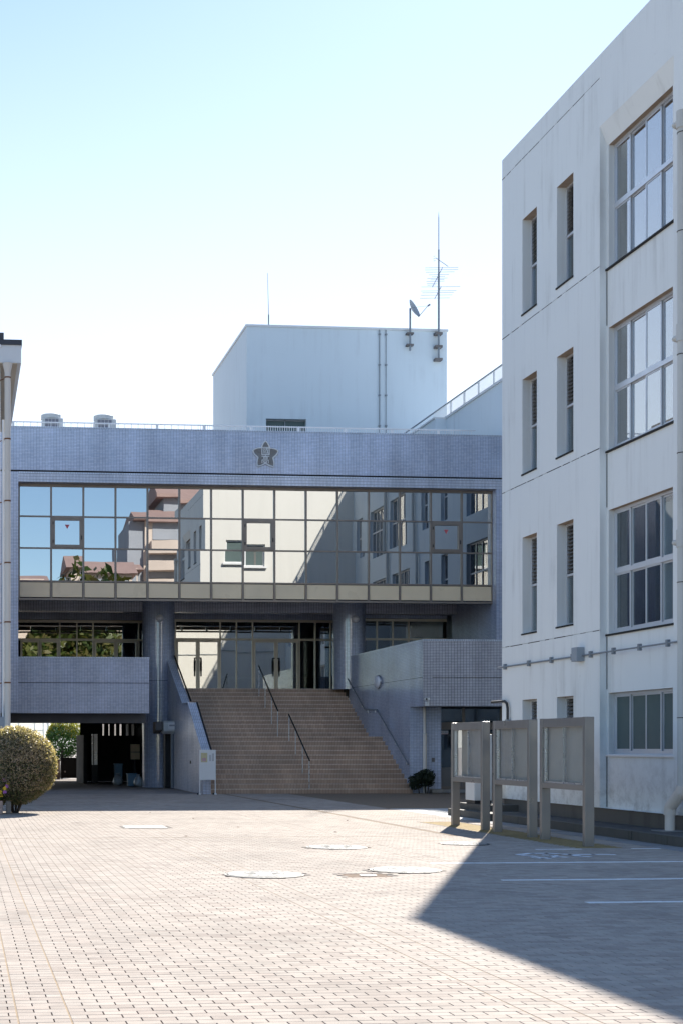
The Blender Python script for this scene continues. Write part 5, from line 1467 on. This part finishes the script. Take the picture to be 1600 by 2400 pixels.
notice_board('bronze framed glass notice board farthest from the camera, nearest the stairs', yb_(1136), yb_(1066), True)
notice_board('bronze framed glass notice board in the middle of the three', yb_(1246), yb_(1164.5), False)
notice_board('bronze framed glass notice board nearest the camera', yb_(1377.5), yb_(1276), False)

# ================================================================== BEHIND THE CAMERA (seen only as reflections)
MIR = 2 * (CY + 0.03)
def refl(px, py, Y):      # place that appears at this pixel in the mirrored glass
    p = aY(px, py, MIR - Y); return (p[0], Y, p[2])
ab = thing('apartment_house', 'beige terraced apartment house with red roofs, reflected in the glass', 'building', (8, -75, 0))
Yb = -75.0
L = lambda px, py: refl(px, py, Yb)
x0, x1, x2 = L(293, 1300)[0], L(330, 1300)[0], L(440, 1300)[0]
zt1 = L(330, 1205)[2]
MB().box(x1, x2 + 14, Yb - 14, Yb, 0, zt1 - 1.21).build('wall', 'apart', ab)
MB().box(x0, x1 - 0.01, Yb - 13, Yb - 0.5, 0, zt1 - 1.25).build('side_wall', 'apart_side', ab)
MB().prism([(Yb + 1.0, zt1 - 1.2), (Yb + 1.0, zt1 - 0.9), (Yb - 4, zt1 + 0.8), (Yb - 14, zt1 - 0.9), (Yb - 14, zt1 - 1.2)], 'x', x0 + 0.5, x1 + (x2 - x1) * 0.9).build('roof', 'redroof', ab)
x3 = L(398, 1200)[0]
MB().box(x3, x2 + 14, Yb - 15, Yb - 3.2, zt1 - 2, zt1 + 2.3).build('upper_block', 'apart_side', ab)
MB().prism([(Yb - 2.2, zt1 + 2.2), (Yb - 2.2, zt1 + 2.6), (Yb - 7, zt1 + 5), (Yb - 15, zt1 + 2.6), (Yb - 15, zt1 + 2.2)], 'x', x3 - 1.0, x2 + 14).build('upper_roof', 'redroof', ab)
for zq in (1222, 1262, 1305, 1345):
    z_ = L(380, zq)[2]
    MB().box(x1 + 0.8, x2 + 13, Yb + 0.01, Yb + 0.06, z_ - 2.6, z_ - 0.3).build('window_band', 'apart_side', ab)
    n_ = 14; pts = [(x1 + 0.5 + (x2 - x1 + 10) * i / n_, Yb + 1.5 + 0.5 * math.sin(i / n_ * 6.3)) for i in range(n_ + 1)]
    MB().prism(pts + [(pts[-1][0], Yb + 0.07), (pts[0][0], Yb + 0.07)], 'z', z_ - 3.9, z_ - 2.7).build('balcony', 'apart', ab)
hs = []
for k, (pa, pb, ptop, peave, Yh, lab) in enumerate(((165, 318, 1297, 1330, -60, 'low red roofed house reflected left of the apartment house'), (-40, 118, 1335, 1352, -68, 'low red roofed house at the far left of the reflection'), (215, 330, 1300, 1322, -72, 'red roofed house half hidden in the reflection'))):
    a = refl(pa, peave, Yh); bb = refl(pb, peave, Yh); zr = refl(pa, ptop, Yh)[2]
    h_ = thing('house', lab, 'house', ((a[0] + bb[0]) / 2, Yh, 0), 'houses behind the camera')
    MB().box(a[0] + 0.6, bb[0] - 0.6, Yh - 9, Yh - 0.8, 0, a[2]).build('wall', 'apart', h_)
    MB().prism([(Yh, a[2] - 0.3), (Yh - 4.8, zr), (Yh - 9.8, a[2] - 0.3)], 'x', a[0], bb[0]).build('roof', 'redroof', h_)
    for q in range(4):
        xq = a[0] + 1.6 + q * (bb[0] - a[0] - 3.2) / 3.6
        MB().box(xq, xq + 1.3, Yh - 0.79, Yh - 0.74, a[2] - 2.4, a[2] - 0.9).build('window', 'apart_side', h_)
# trees behind the camera
tree_leaf = {}
tspots = [(5.5, -39, 13.5, ''), (1.5, -42, 14.5, ''), (8.8, -41, 14.2, ''), (12.2, -40, 13.2, ''), (15.5, -41, 14.6, ''), (19, -40, 13.8, ''), (refl(168, 1320, -47)[0], -47, refl(168, 1330, -47)[2], ''), (refl(222, 1340, -46)[0], -46, refl(222, 1343, -46)[2], '')]
for k, (x, y, h_, _) in enumerate(tspots):
    lab = ['broadleaf tree mirrored low in the left ground floor glass', 'tall broadleaf tree left of the others, only in reflections', 'short broadleaf tree mirrored in the side glazing', 'broadleaf tree at the far left, only in reflections', 'broadleaf tree behind the camera toward the right', 'broadleaf tree farthest to the right behind the camera', 'tallest dark tree in front of the reflected houses', 'low tree right of the tallest one in the reflection'][k]
    t = thing('broadleaf_tree', lab, 'tree', (x, y, 0), 'trees behind the camera')
    MB().tube((x, y, -0.05), (x, y, h_ * 0.4), 0.25, 0.17, 10).tube((x, y, h_ * 0.38), (x + 1.2, y, h_ * 0.65), 0.12, 0.05, 8).tube((x, y, h_ * 0.38), (x - 1.3, y + 0.4, h_ * 0.68), 0.12, 0.05, 8).tube((x, y, h_ * 0.38), (x, y - 0.5, h_ * 0.8), 0.13, 0.05, 8).build('trunk', 'bark', t, True)
    v = k % 3
    if v not in tree_leaf:
        vv = [leaf_arrays(2600, 60 + v, (0, 0, 0.58), (0.30, 0.26, 0.40), 0.034, 0.35, 0.15, 9, 0.2)]
        me = bpy.data.meshes.new('crown'); v4 = np.concatenate(vv); n = len(v4) // 4
        me.from_pydata([tuple(q) for q in v4.tolist()], [], [(4 * i, 4 * i + 1, 4 * i + 2, 4 * i + 3) for i in range(n)])
        me.materials.append(M['leaf_tree']); tree_leaf[v] = me
    o = bpy.data.objects.new('crown', tree_leaf[v]); COL.objects.link(o); o.parent = t
    o.scale = (h_, h_, h_); o.rotation_euler = (0, 0, k * 1.3)
